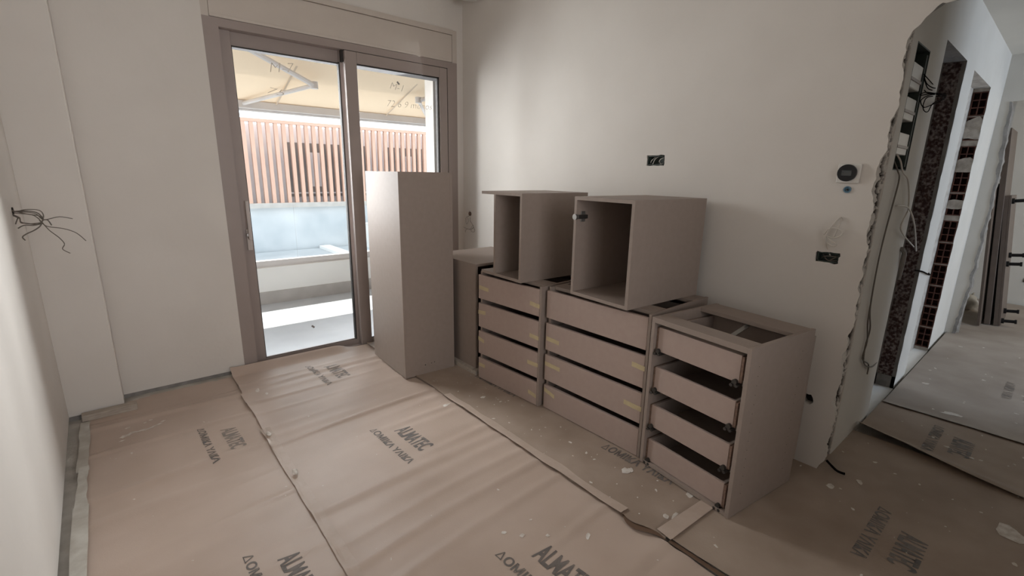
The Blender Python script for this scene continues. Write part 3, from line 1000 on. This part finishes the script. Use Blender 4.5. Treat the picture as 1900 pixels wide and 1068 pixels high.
tape('narrow clear tape along the seam between left and central paper strips', run(0.50, 0.048, -1.1, 2.75, 260, 0.006, 2), 0.0105, lambda x, y: hm(max(x, 0.52), y) if x > 0.49 else max(hl(x, y), hm(0.52, y)))
tape('crumpled clear tape over the seam beside the drawer cabinets', run(1.535, 0.05, 1.02, 2.45, 110, 0.010, 3), 0.0255, lambda x, y: max(hr(max(x, 1.53), y), hm(x, y) - 0.012))
bm = bmesh.new()
quad(bm, (1.54, 0.795, 0.0285), (1.93, 0.775, 0.0285), (1.93, 0.835, 0.0285), (1.55, 0.865, 0.0285))
tag(build('tape_strip', bm, 'tape_clear'), 'short clear tape crossing the paper joint before the open drawer unit', 'tape', 'adhesive tape strips on the floor paper')
for i, (a, b, lb) in enumerate(((3.46, 2.86, 'farthest frosted tape strip beside the left wall, next to the pillar'), (2.90, 2.50, 'middle frosted tape strip of the three beside the left wall'),
                                (2.53, 0.9, 'nearest long frosted tape strip beside the left wall'))):
    n = 30
    pts = [(-0.306 + 0.006 * n1(k, 0.16, i) + 0.022 * k / n * (i == 2) + 0.006 * (i == 1), -0.262 + 0.009 * n1(k, 0.18, i + 9) + 0.012 * (i == 2), a + (b - a) * k / n) for k in range(n + 1)]
    tape(lb, pts, 0.007 + 0.004 * i, lambda x, y: 0.004 * n1(y, 9, x * 30) + 0.004, 'tape_wall', 'frosted tape strips beside the left wall')

bt = tag(boxes('batten', 'batten', None, (-0.30, 3.495, -0.002, -0.045, 3.545, 0.036)), 'grey dusty wooden batten lying at the foot of the pillar', 'batten')
bt2 = tag(boxes('batten', 'batten', None, (1.865, 2.585, 0.019, 2.50, 2.625, 0.05)), 'pale batten on the floor under the corner cabinet', 'batten')
bt3 = tag(boxes('batten', 'batten', None, (1.862, 2.63, 0.019, 1.905, 3.35, 0.05)), 'pale batten under the left side of the corner cabinet', 'batten')


# ------------------------------------------------------------------ cabinets
T = 0.018


def carcass_top(root, d, w, fr, br, zt, railt=T, x_front=0.0):
    boxes('front_rail', 'board', root, (x_front, T, zt - railt, fr, w - T, zt))
    boxes('back_rail', 'board', root, (br, T, zt - T, d - 0.012, w - T, zt))


def drawer_base(root, w, d, h, fronts, tapes, z0=0.0):
    boxes('side_panel', 'board', root, (0.0, 0, 0, d, T - 0.003, h))
    boxes('side_panel', 'board', root, (0.021, w - T, 0, d, w, h))
    boxes('bottom_panel', 'board', root, (0.021, T, 0.0, d, w - T, T))
    boxes('back_panel', 'board', root, (d - 0.010, T, T, d - 0.002, w - T, h - 0.02))
    carcass_top(root, d, w, 0.155, 0.425, h, x_front=0.05)
    for i, (za, zb_) in enumerate(fronts):
        dr = boxes('drawer', 'drawer', root, (0.0, T - 0.001, za, 0.019, w - 0.001, zb_), bevel=0.0012)
        zt = zb_ - 0.025
        boxes('drawer_box', 'board', dr, (0.019, 0.03, za + 0.01, 0.46, 0.042, zt), (0.019, w - 0.042, za + 0.01, 0.46, w - 0.03, zt),
              (0.45, 0.042, za + 0.01, 0.46, w - 0.042, zt), (0.019, 0.042, za + 0.01, 0.45, w - 0.042, za + 0.018))
        for (a, b, c, s) in tapes.get(i, []):
            bm = bmesh.new()
            k = (c + s)
            n = 6
            L, H = [], []
            for q in range(n + 1):
                t = q / n
                yy = a + (b - a) * t
                zz = c + s * t
                wv = 0.0016 * n1(q, 1.1, a * 7)
                L.append(bm.verts.new((-0.0010 - abs(wv), yy, zz - 0.013 + wv)))
                H.append(bm.verts.new((-0.0010 - abs(wv), yy, zz + 0.013 + wv)))
            for q in range(n):
                bm.faces.new((L[q], L[q + 1], H[q + 1], H[q]))
            tp = build('masking_tape', bm, 'tape_mask', dr)
            tp['label'] = 'yellow masking tape'


FR = [(0.008, 0.172), (0.195, 0.372), (0.393, 0.575), (0.597, 0.775)]
ZF = 0.021
c1 = empty('drawer_cabinet', (1.8949, 1.9546, ZF), 0.056, 'narrower four-drawer taupe base cabinet taped shut, under the smaller box', 'cabinet', 'taped drawer cabinets')
drawer_base(c1, 0.5926, 0.56, 0.80 - ZF, [(a - 0.006, b - ZF * 0.8) for a, b in FR],
            {3: [(0.584, 0.485, 0.672, -0.006), (0.095, 0.012, 0.662, -0.008)], 2: [(0.592, 0.515, 0.492, 0.006), (0.09, 0.012, 0.456, -0.006)],
             1: [(0.592, 0.53, 0.30, -0.012), (0.105, 0.012, 0.274, 0.0)], 0: [(0.585, 0.52, 0.105, 0.0), (0.09, 0.02, 0.075, -0.012)]})
c2 = empty('drawer_cabinet', (1.9298, 1.22, ZF), 0.0137, 'wider four-drawer taupe base cabinet taped shut, in the middle of the row', 'cabinet', 'taped drawer cabinets')
drawer_base(c2, 0.7138, 0.5578, 0.80 - ZF, [(a - 0.006, b - ZF * 0.8) for a, b in FR],
            {2: [(0.705, 0.60, 0.462, -0.004), (0.09, 0.012, 0.498, -0.006)], 1: [(0.71, 0.585, 0.298, -0.004), (0.12, 0.012, 0.274, -0.004)], 0: [(0.71, 0.62, 0.125, -0.022)]})

# open drawer unit nearest to us
W3, D3, H3 = 0.4988, 0.50, 0.80 - 0.025
c3 = empty('drawer_cabinet', (1.8418, 0.7069, 0.025), -0.1283, 'taupe base cabinet with four bare inner drawers and metal clips, front of row', 'cabinet', 'open drawer unit')
boxes('side_panel', 'board', c3, (0, 0, 0, D3, T, H3), bevel=0.0008)
boxes('side_panel', 'board', c3, (0, W3 - T, 0, D3, W3, H3), bevel=0.0008)
boxes('bottom_panel', 'board', c3, (0.004, T, 0.0, D3, W3 - T, 0.016))
boxes('back_panel', 'board', c3, (D3 - 0.018, T, 0.016, D3 - 0.010, W3 - T, H3 - 0.02))
boxes('back_strip', 'board', c3, (D3, 0.0, 0.12, D3 + 0.014, W3, H3 - 0.035))
carcass_top(c3, D3, W3, 0.095, 0.345, H3, 0.025)
bm = bmesh.new()
tube(bm, [(0.16, 0.23, 0.70), (0.36, 0.235, 0.745)], 0.012, 4, 1)
build('brace_bar', bm, 'steel', c3)
bm = bmesh.new()
for xx in (0.07, 0.41):
    for q in range(15):
        cyl(bm, (xx, 0.0, 0.10 + 0.042 * q), (0, -1, 0), 0.0016, 0.0006, 6)
o = build('shelf_pin_holes', bm, 'hole', c3)
o['kind'] = 'stuff'
for i, (za, zb_) in enumerate(((0.040, 0.158), (0.230, 0.347), (0.428, 0.548), (0.630, 0.750))):
    za -= 0.022
    zb_ -= 0.022
    dr = boxes('drawer', 'drawer', c3, (0.020, 0.048, za, 0.034, 0.468, zb_), bevel=0.001)
    boxes('drawer_box', 'board', dr, (0.034, 0.048, za, 0.44, 0.06, zb_), (0.034, 0.456, za, 0.44, 0.468, zb_), (0.428, 0.06, za, 0.44, 0.456, zb_),
          (0.034, 0.06, za + 0.01, 0.428, 0.456, za + 0.018))
    for ya in (0.037, 0.4682):
        e = boxes('raw_edge', 'raw_edge', dr, (0.0215, ya, za + 0.002, 0.44, ya + 0.0105, zb_ - 0.004))
        e['label'] = 'brown raw chipboard side edge'
    for yc in (0.060, 0.458):
        bm = bmesh.new()
        box(bm, 0.010, yc - 0.014, za - 0.016, 0.10, yc + 0.014, za - 0.002)
        cyl(bm, (0.020, yc, za + 0.004), (-1, 0, 0), 0.011, 0.014, 10)
        cyl(bm, (0.015, yc - 0.011, za - 0.010), (-1, 0, 0), 0.007, 0.012, 8)
        cyl(bm, (0.015, yc + 0.011, za - 0.012), (-1, 0, 0), 0.007, 0.012, 8)
        rc = build('runner_clip', bm, 'steel_dark', dr)
        rc['label'] = 'dark metal runner clip'
    boxes('runner', 'steel', dr, (0.03, 0.019, za - 0.012, 0.45, 0.037, za + 0.012), (0.03, 0.476, za - 0.012, 0.45, W3 - T - 0.001, za + 0.012))

# corner cabinet, standing on battens behind the tall unit
c0 = empty('corner_cabinet', (2.50, 2.632, 0.05), math.pi / 2, 'taupe base cabinet in the room corner, half hidden between the tall unit and drawers', 'cabinet')
boxes('side_panel', 'board', c0, (0, 0, 0, 0.60, T, 0.78))
boxes('side_panel', 'board', c0, (0, 0.60 - T, 0, 0.60, 0.60, 0.78))
boxes('top_panel', 'board', c0, (0, T, 0.78 - T, 0.60, 0.60 - T, 0.78))
boxes('bottom_panel', 'board', c0, (0, T, 0, 0.60, 0.60 - T, T))
boxes('back_panel', 'board', c0, (0.585, T, T, 0.595, 0.60 - T, 0.78 - T))
boxes('shelf', 'board', c0, (0.05, T, 0.38, 0.585, 0.60 - T, 0.38 + T))

# tall unit, its back turned to us
ct = empty('tall_cabinet', (1.8377, 2.8244, 0.016), 1.5188, 'tall narrow taupe cabinet standing in front of the glass door', 'cabinet')
WT, DT, HT = 0.3994, 0.5787, 1.4527 - 0.016
boxes('side_panel', 'board', ct, (0.0, 0, 0, DT, T, HT))
boxes('side_panel', 'board', ct, (0.0, WT - T, 0, DT, WT, HT), bevel=0.001)
boxes('back_panel', 'board', ct, (0.001, T, T, 0.012, WT - T, HT - T))
boxes('top_panel', 'board', ct, (0.001, T, HT - T, DT, WT - T, HT))
boxes('bottom_panel', 'board', ct, (0.001, T, 0, DT, WT - T, T))
boxes('shelf', 'board', ct, (0.02, T, 0.70, DT - 0.02, WT - T, 0.70 + T))
for yy, zz in ((0.2415, 0.070), (0.191, 0.073), (0.1665, 0.076)):
    bm = bmesh.new()
    cyl(bm, (0.002, yy, zz), (-1, 0, 0), 0.0042 if yy > 0.2 else 0.0032, 0.0016, 10)
    build('screw_hole', bm, 'hole', ct)

# the two small boxes on top of the drawer units
u2 = empty('wall_cabinet', (1.8899, 1.3378, 0.8005), -0.0619, 'open taupe cabinet box with a hinge, on the wider drawer unit', 'cabinet', 'open cabinet boxes')
W2, D2, H2 = 0.4065, 0.60, 0.5393
boxes('side_panel', 'board', u2, (0, 0, 0, D2, T, H2 - T))
boxes('side_panel', 'board', u2, (0, W2 - T, 0, D2, W2, H2 - T))
boxes('top_panel', 'board', u2, (0, 0, H2 - T, D2, W2, H2))
boxes('bottom_panel', 'board', u2, (0, T, 0, D2, W2 - T, T))
boxes('back_panel', 'board', u2, (D2 - 0.03, T, T, D2 - 0.022, W2 - T, H2 - T))
hg = boxes('hinge', 'steel', u2, (0.030, W2 - T - 0.006, 0.404, 0.062, W2 - T, 0.460), bevel=0.001)
hg['label'] = 'steel concealed hinge'
boxes('hinge_arm', 'steel_dark', hg, (0.0, W2 - T - 0.018, 0.421, 0.072, W2 - T - 0.006, 0.442), bevel=0.002)
bm = bmesh.new()
cyl(bm, (-0.012, W2 - T + 0.002, 0.431), (1, 0, 0), 0.016, 0.014, 14)
build('hinge_cup', bm, 'steel', hg)
u1 = empty('wall_cabinet', (1.8539, 2.1038, 0.8005), -0.0349, 'open taupe cabinet box with overhanging top board, on the narrower drawer unit', 'cabinet', 'open cabinet boxes')
W1, D1, H1 = 0.4163, 0.56, 0.5399
boxes('side_panel', 'board', u1, (0, 0, T, D1, T, H1 - T))
boxes('side_panel', 'board', u1, (0, 0.262, T, D1, 0.262 + T, H1 - T))
boxes('top_panel', 'board', u1, (0, 0, H1 - T, D1, W1, H1))
boxes('bottom_panel', 'board', u1, (0, 0, 0, D1, W1, T))
boxes('back_panel', 'board', u1, (D1 - 0.03, T, T, D1 - 0.022, 0.262, H1 - T))

# ------------------------------------------------------------------ wires, sockets, thermostat
lw = empty('wire_bundle', (XL, 3.16, 1.24), label='grey-brown bundle of bare wires sticking out of the white left wall', cat='wires', group='loose wires left in the walls')
LW = [
    [(-0.360, 3.16, 1.268), (-0.343, 3.15, 1.241), (-0.301, 3.1, 1.253), (-0.258, 3.1, 1.249), (-0.246, 3.1, 1.227), (-0.253, 3.1, 1.202), (-0.256, 3.1, 1.194)],
    [(-0.360, 3.16, 1.246), (-0.329, 3.13, 1.242), (-0.295, 3.12, 1.239), (-0.27, 3.12, 1.23), (-0.256, 3.1, 1.211), (-0.239, 3.08, 1.206), (-0.192, 3.08, 1.217), (-0.147, 3.08, 1.206)],
    [(-0.360, 3.16, 1.238), (-0.325, 3.14, 1.233), (-0.288, 3.13, 1.227), (-0.27, 3.13, 1.212), (-0.256, 3.1, 1.194), (-0.24, 3.08, 1.175), (-0.185, 3.06, 1.163), (-0.143, 3.05, 1.141), (-0.114, 3.05, 1.101)],
    [(-0.360, 3.16, 1.232), (-0.331, 3.14, 1.211), (-0.326, 3.13, 1.195), (-0.302, 3.13, 1.185), (-0.273, 3.12, 1.188), (-0.255, 3.1, 1.188), (-0.236, 3.1, 1.153), (-0.207, 3.08, 1.119), (-0.193, 3.07, 1.09), (-0.203, 3.07, 1.066), (-0.179, 3.06, 1.045)],
    [(-0.360, 3.16, 1.23), (-0.334, 3.14, 1.214), (-0.328, 3.13, 1.212), (-0.328, 3.13, 1.192), (-0.313, 3.12, 1.19), (-0.276, 3.1, 1.184), (-0.256, 3.1, 1.194), (-0.246, 3.1, 1.222)],
    [(-0.337, 3.09, 1.17), (-0.315, 3.09, 1.183), (-0.284, 3.09, 1.181), (-0.258, 3.09, 1.189), (-0.262, 3.09, 1.204)],
    [(-0.321, 3.08, 1.115), (-0.328, 3.08, 1.13), (-0.315, 3.08, 1.143), (-0.287, 3.08, 1.158), (-0.266, 3.08, 1.174), (-0.255, 3.08, 1.19)],
    [(-0.346, 3.13, 1.186), (-0.335, 3.13, 1.212), (-0.329, 3.13, 1.216), (-0.360, 3.15, 1.235)],
    [(-0.246, 3.09, 1.205), (-0.233, 3.08, 1.203), (-0.224, 3.08, 1.179)],
    [(-0.360, 3.155, 1.25), (-0.30, 3.11, 1.232), (-0.262, 3.11, 1.222), (-0.250, 3.1, 1.200)],
    [(-0.360, 3.165, 1.24), (-0.31, 3.12, 1.246), (-0.268, 3.11, 1.238), (-0.250, 3.1, 1.214)],
]


def shift(paths, parent):
    o = parent.location
    return [[tuple(Vector(p) - o) for p in P] for P in paths]


for i, P in enumerate(shift(LW, lw)):
    bm = bmesh.new()
    tube(bm, P, 0.0021 if i < 4 else 0.0026, 6, 5)
    build('wire', bm, 'wire_grey', lw, smooth=True)
bm = bmesh.new()
cyl(bm, (-0.004, 0, 0.005), (1, 0, 0), 0.016, 0.008, 10)
build('conduit', bm, 'hole', lw)

rw = empty('wire_bundle', (XR, 3.64, 1.07), label='thin wires with a terracotta wall plug beside the window corner', cat='wires', group='loose wires left in the walls')
RW = [
    [(2.585, 3.649, 1.078), (2.548, 3.621, 1.029), (2.54, 3.568, 0.989), (2.54, 3.543, 0.954), (2.53, 3.519, 0.935), (2.53, 3.548, 0.922), (2.53, 3.58, 0.936), (2.53, 3.548, 0.965)],
    [(2.585, 3.643, 1.078), (2.548, 3.654, 1.056), (2.54, 3.672, 1.044), (2.54, 3.673, 1.002), (2.53, 3.645, 0.988), (2.54, 3.636, 1.017), (2.55, 3.66, 1.048)],
    [(2.54, 3.565, 0.982), (2.54, 3.607, 0.944), (2.54, 3.654, 0.941), (2.54, 3.684, 0.921), (2.54, 3.684, 0.906)],
    [(2.54, 3.56, 0.985), (2.54, 3.556, 0.96), (2.54, 3.601, 0.941), (2.54, 3.66, 0.943), (2.54, 3.715, 0.953)],
]
for P in shift(RW, rw):
    bm = bmesh.new()
    tube(bm, P, 0.0016, 6, 5)
    build('wire', bm, 'wire_grey', rw, smooth=True)
bm = bmesh.new()
cyl(bm, (0.03, 0.0, 0.012), (-1, 0, 0), 0.020, 0.034, 14, 0.016)
o = build('wall_plug', bm, 'raw_edge', rw)
bm = bmesh.new()
cyl(bm, (-0.002, -0.003, -0.03), (-0.2, 0, -1), 0.006, 0.022, 8)
build('wire_cap', bm, 'white_plastic', rw)


def socket(loc, w, hgt, label, wires, mwire):
    s = empty('socket_box', loc, 0, label, 'socket', 'open socket boxes in the right wall')
    boxes('box_shell', 'box_green', s, (0.004, -w / 2, -hgt / 2, 0.046, -w / 2 + 0.004, hgt / 2), (0.004, w / 2 - 0.004, -hgt / 2, 0.046, w / 2, hgt / 2),
          (0.004, -w / 2, -hgt / 2, 0.046, w / 2, -hgt / 2 + 0.004), (0.004, -w / 2, hgt / 2 - 0.004, 0.046, w / 2, hgt / 2), (0.043, -w / 2, -hgt / 2, 0.047, w / 2, hgt / 2))
    for P in wires:
        bm = bmesh.new()
        tube(bm, P, 0.0022, 6, 5)
        build('wire', bm, mwire, s, smooth=True)
    return s


socket((XR, 1.692, 1.545), 0.112, 0.052, 'dark open socket box with pale wires, above the open cabinet boxes',
       [[(0.03, -0.005, 0.024), (0.012, 0.01, 0.008), (0.012, 0.025, -0.024)], [(0.03, 0.02, 0.02), (0.014, 0.035, 0.0), (0.02, 0.044, -0.014)],
        [(0.02, -0.05, 0.016), (0.012, -0.03, 0.008), (0.012, -0.02, -0.006), (0.03, -0.022, -0.018)], [(0.02, 0.05, -0.022), (0.010, 0.0, -0.025), (0.014, -0.03, -0.021), (0.03, -0.05, -0.012)]], 'wire_white')
socket((XR, 0.710, 1.093), 0.088, 0.044, 'dark open socket box trailing a looped white cable, under the thermostat',
       [[(0.03, 0.03, 0.012), (0.008, 0.0, -0.014), (0.02, -0.04, -0.012)], [(0.03, 0.035, -0.012), (0.008, 0.01, 0.004), (0.02, -0.035, 0.006)], [(0.03, 0.0, -0.018), (0.010, -0.02, -0.004), (0.03, -0.04, 0.012)]], 'wire_grey')
wc = empty('cable_loop', (XR, 0.70, 1.2), label='looped white cable hanging over the lower socket box', cat='cable')
for P in shift([[(2.59, 0.707, 1.096), (2.55, 0.717, 1.149), (2.54, 0.726, 1.189), (2.535, 0.713, 1.23), (2.543, 0.69, 1.276), (2.562, 0.682, 1.281), (2.545, 0.681, 1.255), (2.54, 0.693, 1.193)],
                [(2.54, 0.736, 1.199), (2.538, 0.718, 1.229), (2.53, 0.685, 1.233), (2.53, 0.661, 1.218), (2.53, 0.67, 1.198), (2.535, 0.697, 1.189), (2.54, 0.722, 1.192), (2.535, 0.7, 1.175), (2.53, 0.676, 1.161), (2.53, 0.687, 1.151), (2.535, 0.713, 1.162)]], wc):
    bm = bmesh.new()
    tube(bm, P, 0.003, 6, 5)
    build('cable', bm, 'wire_white', wc, smooth=True)

th = empty('thermostat', (XR, 0.683, 1.479), label='white square thermostat with a round black dial on the right wall', cat='thermostat')
boxes('base_plate', 'white_plastic', th, (-0.014, -0.044, -0.042, 0.0, 0.044, 0.042), bevel=0.003)
bm = bmesh.new()
cyl(bm, (-0.014, 0.004, 0.002), (-1, 0, 0), 0.037, 0.012, 32)
build('dial', bm, 'black_gloss', th)
boxes('screen', 'screen', th, (-0.0265, -0.014, -0.010, -0.0258, 0.024, 0.013))
pp = empty('pipe_stub', (XR, 0.679, 1.408), label='small blue pipe end in the plaster just below the thermostat', cat='pipe')
bm = bmesh.new()
n = 16
for r0, r1, xx in ((0.015, 0.010, -0.006),):
    A = [bm.verts.new((0, r0 * math.cos(2 * math.pi * k / n), r0 * math.sin(2 * math.pi * k / n))) for k in range(n)]
    B = [bm.verts.new((xx, r0 * math.cos(2 * math.pi * k / n), r0 * math.sin(2 * math.pi * k / n))) for k in range(n)]
    C_ = [bm.verts.new((xx, r1 * math.cos(2 * math.pi * k / n), r1 * math.sin(2 * math.pi * k / n))) for k in range(n)]
    D_ = [bm.verts.new((-0.0005, r1 * math.cos(2 * math.pi * k / n), r1 * math.sin(2 * math.pi * k / n))) for k in range(n)]
    for k in range(n):
        k2 = (k + 1) % n
        bm.faces.new((A[k], A[k2], B[k2], B[k]))
        bm.faces.new((B[k], B[k2], C_[k2], C_[k]))
        bm.faces.new((C_[k], C_[k2], D_[k2], D_[k]))
    bm.faces.new(D_)
build('pipe_wall', bm, 'blue_pipe', pp)
bm = bmesh.new()
cyl(bm, (-0.001, 0, 0), (-1, 0, 0), 0.004, 0.008, 8)
build('wire_end', bm, 'hole', pp)

# electrical panel recessed in the hall wall
ep = empty('electrical_panel', (PX0, YH, PZ0), label='open electrical panel with white breaker covers, recessed in the hall wall', cat='panel')
pw, phh = PX1 - PX0, PZ1 - PZ0
boxes('enclosure', 'box_green', ep, (0, 0.0, 0, 0.006, 0.09, phh), (pw - 0.006, 0.0, 0, pw, 0.09, phh), (0, 0, 0, pw, 0.09, 0.006), (0, 0, phh - 0.006, pw, 0.09, phh), (0, 0.085, 0, pw, 0.09, phh))
boxes('rim', 'box_green', ep, (pw - 0.03, 0.004, 0.02, pw - 0.006, 0.05, phh - 0.02))
for za, zb_ in ((0.375, 0.485), (0.235, 0.335), (0.075, 0.175)):
    bc = boxes('breaker_cover', 'white_plastic', ep, (0.008, 0.008, za, pw - 0.032, 0.07, zb_), bevel=0.003)
    boxes('terminal_strip', 'alu', bc, (0.02, 0.002, za + 0.03, pw - 0.045, 0.0085, za + 0.042))
    boxes('breaker', 'white_plastic', bc, (0.06, 0.02, za - 0.05, 0.085, 0.06, za))
hwp = [
    [(3.104, 0.6, 1.959), (3.131, 0.575, 1.928), (3.472, 0.61, 1.947)],
    [(3.124, 0.6, 1.956), (3.085, 0.575, 1.909), (3.195, 0.57, 1.903), (3.535, 0.61, 1.944)],
    [(3.13, 0.6, 1.95), (3.118, 0.575, 1.894), (3.264, 0.58, 1.899)],
    [(4.0, 0.64, 1.972), (3.371, 0.585, 1.898), (3.157, 0.575, 1.873), (3.072, 0.575, 1.876)],
    [(4.0, 0.64, 1.962), (3.313, 0.585, 1.885), (3.038, 0.57, 1.833), (3.028, 0.57, 1.813), (3.104, 0.57, 1.802), (3.247, 0.575, 1.823), (4.0, 0.64, 1.944)],
    [(4.0, 0.64, 1.955), (3.26, 0.585, 1.869), (3.085, 0.57, 1.819), (3.116, 0.57, 1.79), (3.214, 0.57, 1.792), (3.33, 0.575, 1.845), (4.0, 0.64, 1.952)],
    [(4.0, 0.64, 1.965), (3.278, 0.585, 1.884), (2.996, 0.57, 1.844), (3.015, 0.57, 1.856), (3.184, 0.575, 1.879), (4.0, 0.64, 1.961)],
]
hw = empty('wire_bundle', (3.45, YH, 1.9), label='black tangle of wires between the electrical panel and the brick slot', cat='wires', group='loose wires left in the walls')
for P in shift(hwp, hw):
    bm = bmesh.new()
    tube(bm, P, 0.0022, 6, 6)
    build('wire', bm, 'wire_black', hw, smooth=True)
hc = empty('cable', (2.95, YH, 1.5), label='long dark cable drooping from the electrical panel down the hall wall', cat='cable')
for P in shift([[(2.90, 0.62, 1.58), (2.92, 0.585, 1.50), (2.977, 0.583, 1.459), (2.956, 0.583, 1.343), (2.92, 0.583, 1.213), (2.90, 0.583, 1.085), (2.906, 0.583, 0.931), (2.933, 0.583, 0.798), (3.018, 0.583, 0.675), (2.989, 0.583, 0.586), (3.04, 0.583, 0.475), (3.261, 0.585, 0.396), (3.47, 0.60, 0.38)],
                [(2.92, 0.583, 0.85), (2.923, 0.583, 0.801), (2.945, 0.583, 0.718), (3.01, 0.583, 0.609), (2.98, 0.583, 0.519), (3.148, 0.583, 0.441), (3.168, 0.583, 0.376)]], hc):
    bm = bmesh.new()
    tube(bm, P, 0.0036, 6, 5)
    build('strand', bm, 'wire_grey', hc, smooth=True)
hc2 = empty('cable', (3.2, YH, 1.4), label='pale cable pair bending from the panel into the scraped brick slot', cat='cable')
for P in shift([[(2.92, 0.62, 1.60), (2.95, 0.59, 1.55), (2.994, 0.578, 1.494), (3.137, 0.575, 1.449), (3.266, 0.575, 1.31), (3.153, 0.57, 1.226), (3.287, 0.575, 1.165), (3.842, 0.61, 1.049)],
                [(2.988, 0.575, 1.33), (3.238, 0.57, 1.311), (3.512, 0.575, 1.206), (3.95, 0.61, 1.011)]], hc2):
    bm = bmesh.new()
    tube(bm, P, 0.004, 6, 5)
    build('strand', bm, 'wire_white', hc2, smooth=True)
hc3 = empty('cable', (4.1, YH, 0.85), label='short dark cable crossing from the scraped slot to the brick slot', cat='cable')
bm = bmesh.new()
tube(bm, shift([[(4.06, 0.61, 0.87), (4.12, 0.582, 0.86), (4.42, 0.582, 0.80), (4.60, 0.61, 0.785)]], hc3)[0], 0.005, 6, 5)
build('strand', bm, 'wire_black', hc3, smooth=True)
# torn conduit flap on the slot edge
cf = empty('conduit_flap', (3.40, YH, 1.02), label='torn grey conduit flap hanging at the edge of the scraped slot', cat='conduit')
bm = bmesh.new()
tube(bm, [(-0.02, -0.008, 0.06), (0.02, -0.016, 0.03), (0.05, -0.012, -0.04), (0.08, -0.004, -0.13)], 0.012, 7, 4)
build('sleeve', bm, 'cement', cf)

# short dark hose end by the broken wall foot
hs = tag(None or empty('hose_end', (2.60, 0.545, 0.03), label='short black hose end on the floor at the broken wall foot', cat='hose'))
bm = bmesh.new()
tube(bm, [(0.03, 0.03, 0.02), (0.02, 0.0, 0.006), (0.0, -0.03, 0.003), (-0.004, -0.062, 0.006)], 0.006, 8, 5)
build('hose', bm, 'wire_black', hs, smooth=True)

# ceiling fitting just over the top of the frame
cl = empty('ceiling_fitting', (2.44, 3.47, ZC), label='white round ceiling fitting over the window corner', cat='fitting')
bm = bmesh.new()
cyl(bm, (0, 0, 0), (0, 0, -1), 0.105, 0.125, 28, 0.09)
build('shade', bm, 'white_plastic', cl)

# ------------------------------------------------------------------ boards stored in the far room
lb = empty('legged_cabinet', (6.78, 0.262, 0.03), 0.12, 'dark cabinet on end with black plastic legs pointing sideways, far room', 'cabinet')
boxes('base_board', 'board_dark', lb, (0.0, 0.0, 0.0, 0.55, 0.018, 1.31), bevel=0.001)
boxes('side_board', 'board_dark', lb, (0.0, 0.0185, 0.0, 0.018, 0.050, 1.31))
boxes('rear_board', 'board_dark', lb, (0.532, 0.0185, 0.0, 0.55, 0.050, 1.31))
boxes('end_board', 'board_dark', lb, (0.0185, 0.0185, 0.0, 0.5315, 0.050, 0.018))
boxes('top_board', 'board_dark', lb, (0.0185, 0.0185, 1.292, 0.5315, 0.050, 1.31))
lb.rotation_euler = (math.radians(-7.0), 0, 0.0)
for i, (xx, zz) in enumerate(((0.05, 1.255), (0.05, 0.63), (0.25, 0.70), (0.05, 0.045), (0.25, 0.115))):
    bm = bmesh.new()
    cyl(bm, (xx, 0, zz), (0, -1, 0), 0.028, 0.02, 12)
    cyl(bm, (xx, -0.02, zz), (0, -1, 0), 0.016, 0.075, 12)
    cyl(bm, (xx, -0.095, zz), (0, -1, 0), 0.022, 0.016, 12)
    build('leg', bm, 'black_gloss', lb)
pb = tag(boxes('leaning_board', 'board_dark', None, (0, 0, 0, 0.60, 0.045, 1.95), bevel=0.002), 'tall dark board leaning behind the legged cabinet', 'board', 'boards leaning in the far room')
pb.location = (6.76, 0.336, 0.03)
pb.rotation_euler = (math.radians(-5.9), 0, 0.0)
pb2 = tag(boxes('leaning_board', 'board_dark', None, (0, 0, 0, 0.40, 0.02, 1.42)), 'thin board leaning at the broken jamb, left of the legged cabinet', 'board', 'boards leaning in the far room')
pb2.location = (6.60, 0.400, 0.03)
pb2.rotation_euler = (math.radians(-5.7), 0, 0.0)
bg = empty('plastic_bag', (7.45, 0.60, 0.022), label='crumpled white bag on the far room floor behind the jamb', cat='bag')
bm = bmesh.new()
bmesh.ops.create_icosphere(bm, subdivisions=3, radius=0.11)
for v in bm.verts:
    k = 1 + 0.25 * noise.noise(v.co * 14)
    v.co = Vector((v.co.x * 1.2 * k, v.co.y * 0.9 * k, max(-0.075, v.co.z * 0.85 * k) + 0.075))
build('bag_body', bm, 'bag', bg, smooth=True)
bm = bmesh.new()
tube(bm, [(-0.02, -0.02, 0.15), (0.0, -0.04, 0.19), (0.03, -0.02, 0.16)], 0.008, 6, 4)
build('bag_knot', bm, 'bag', bg, smooth=True)

# two lumps of dried plaster left on the seam
for i, (x, y, lb) in enumerate(((0.495, 2.646, 'small grey plaster lump on the paper seam, farther from us'), (0.505, 2.20, 'small grey plaster lump on the paper seam, nearer to us'))):
    bm = bmesh.new()
    bmesh.ops.create_icosphere(bm, subdivisions=2, radius=0.016)
    for v in bm.verts:
        k = 1 + 0.5 * noise.noise(v.co * 60 + Vector((i * 5, 0, 0)))
        v.co = Vector((v.co.x * 0.8 * k, v.co.y * 1.3 * k, max(-0.006, v.co.z * 0.6 * k)))
    o = tag(build('plaster_lump', bm, 'splash'), lb, 'plaster lump', 'plaster lumps on the seam')
    o.location = (x, y, 0.026)
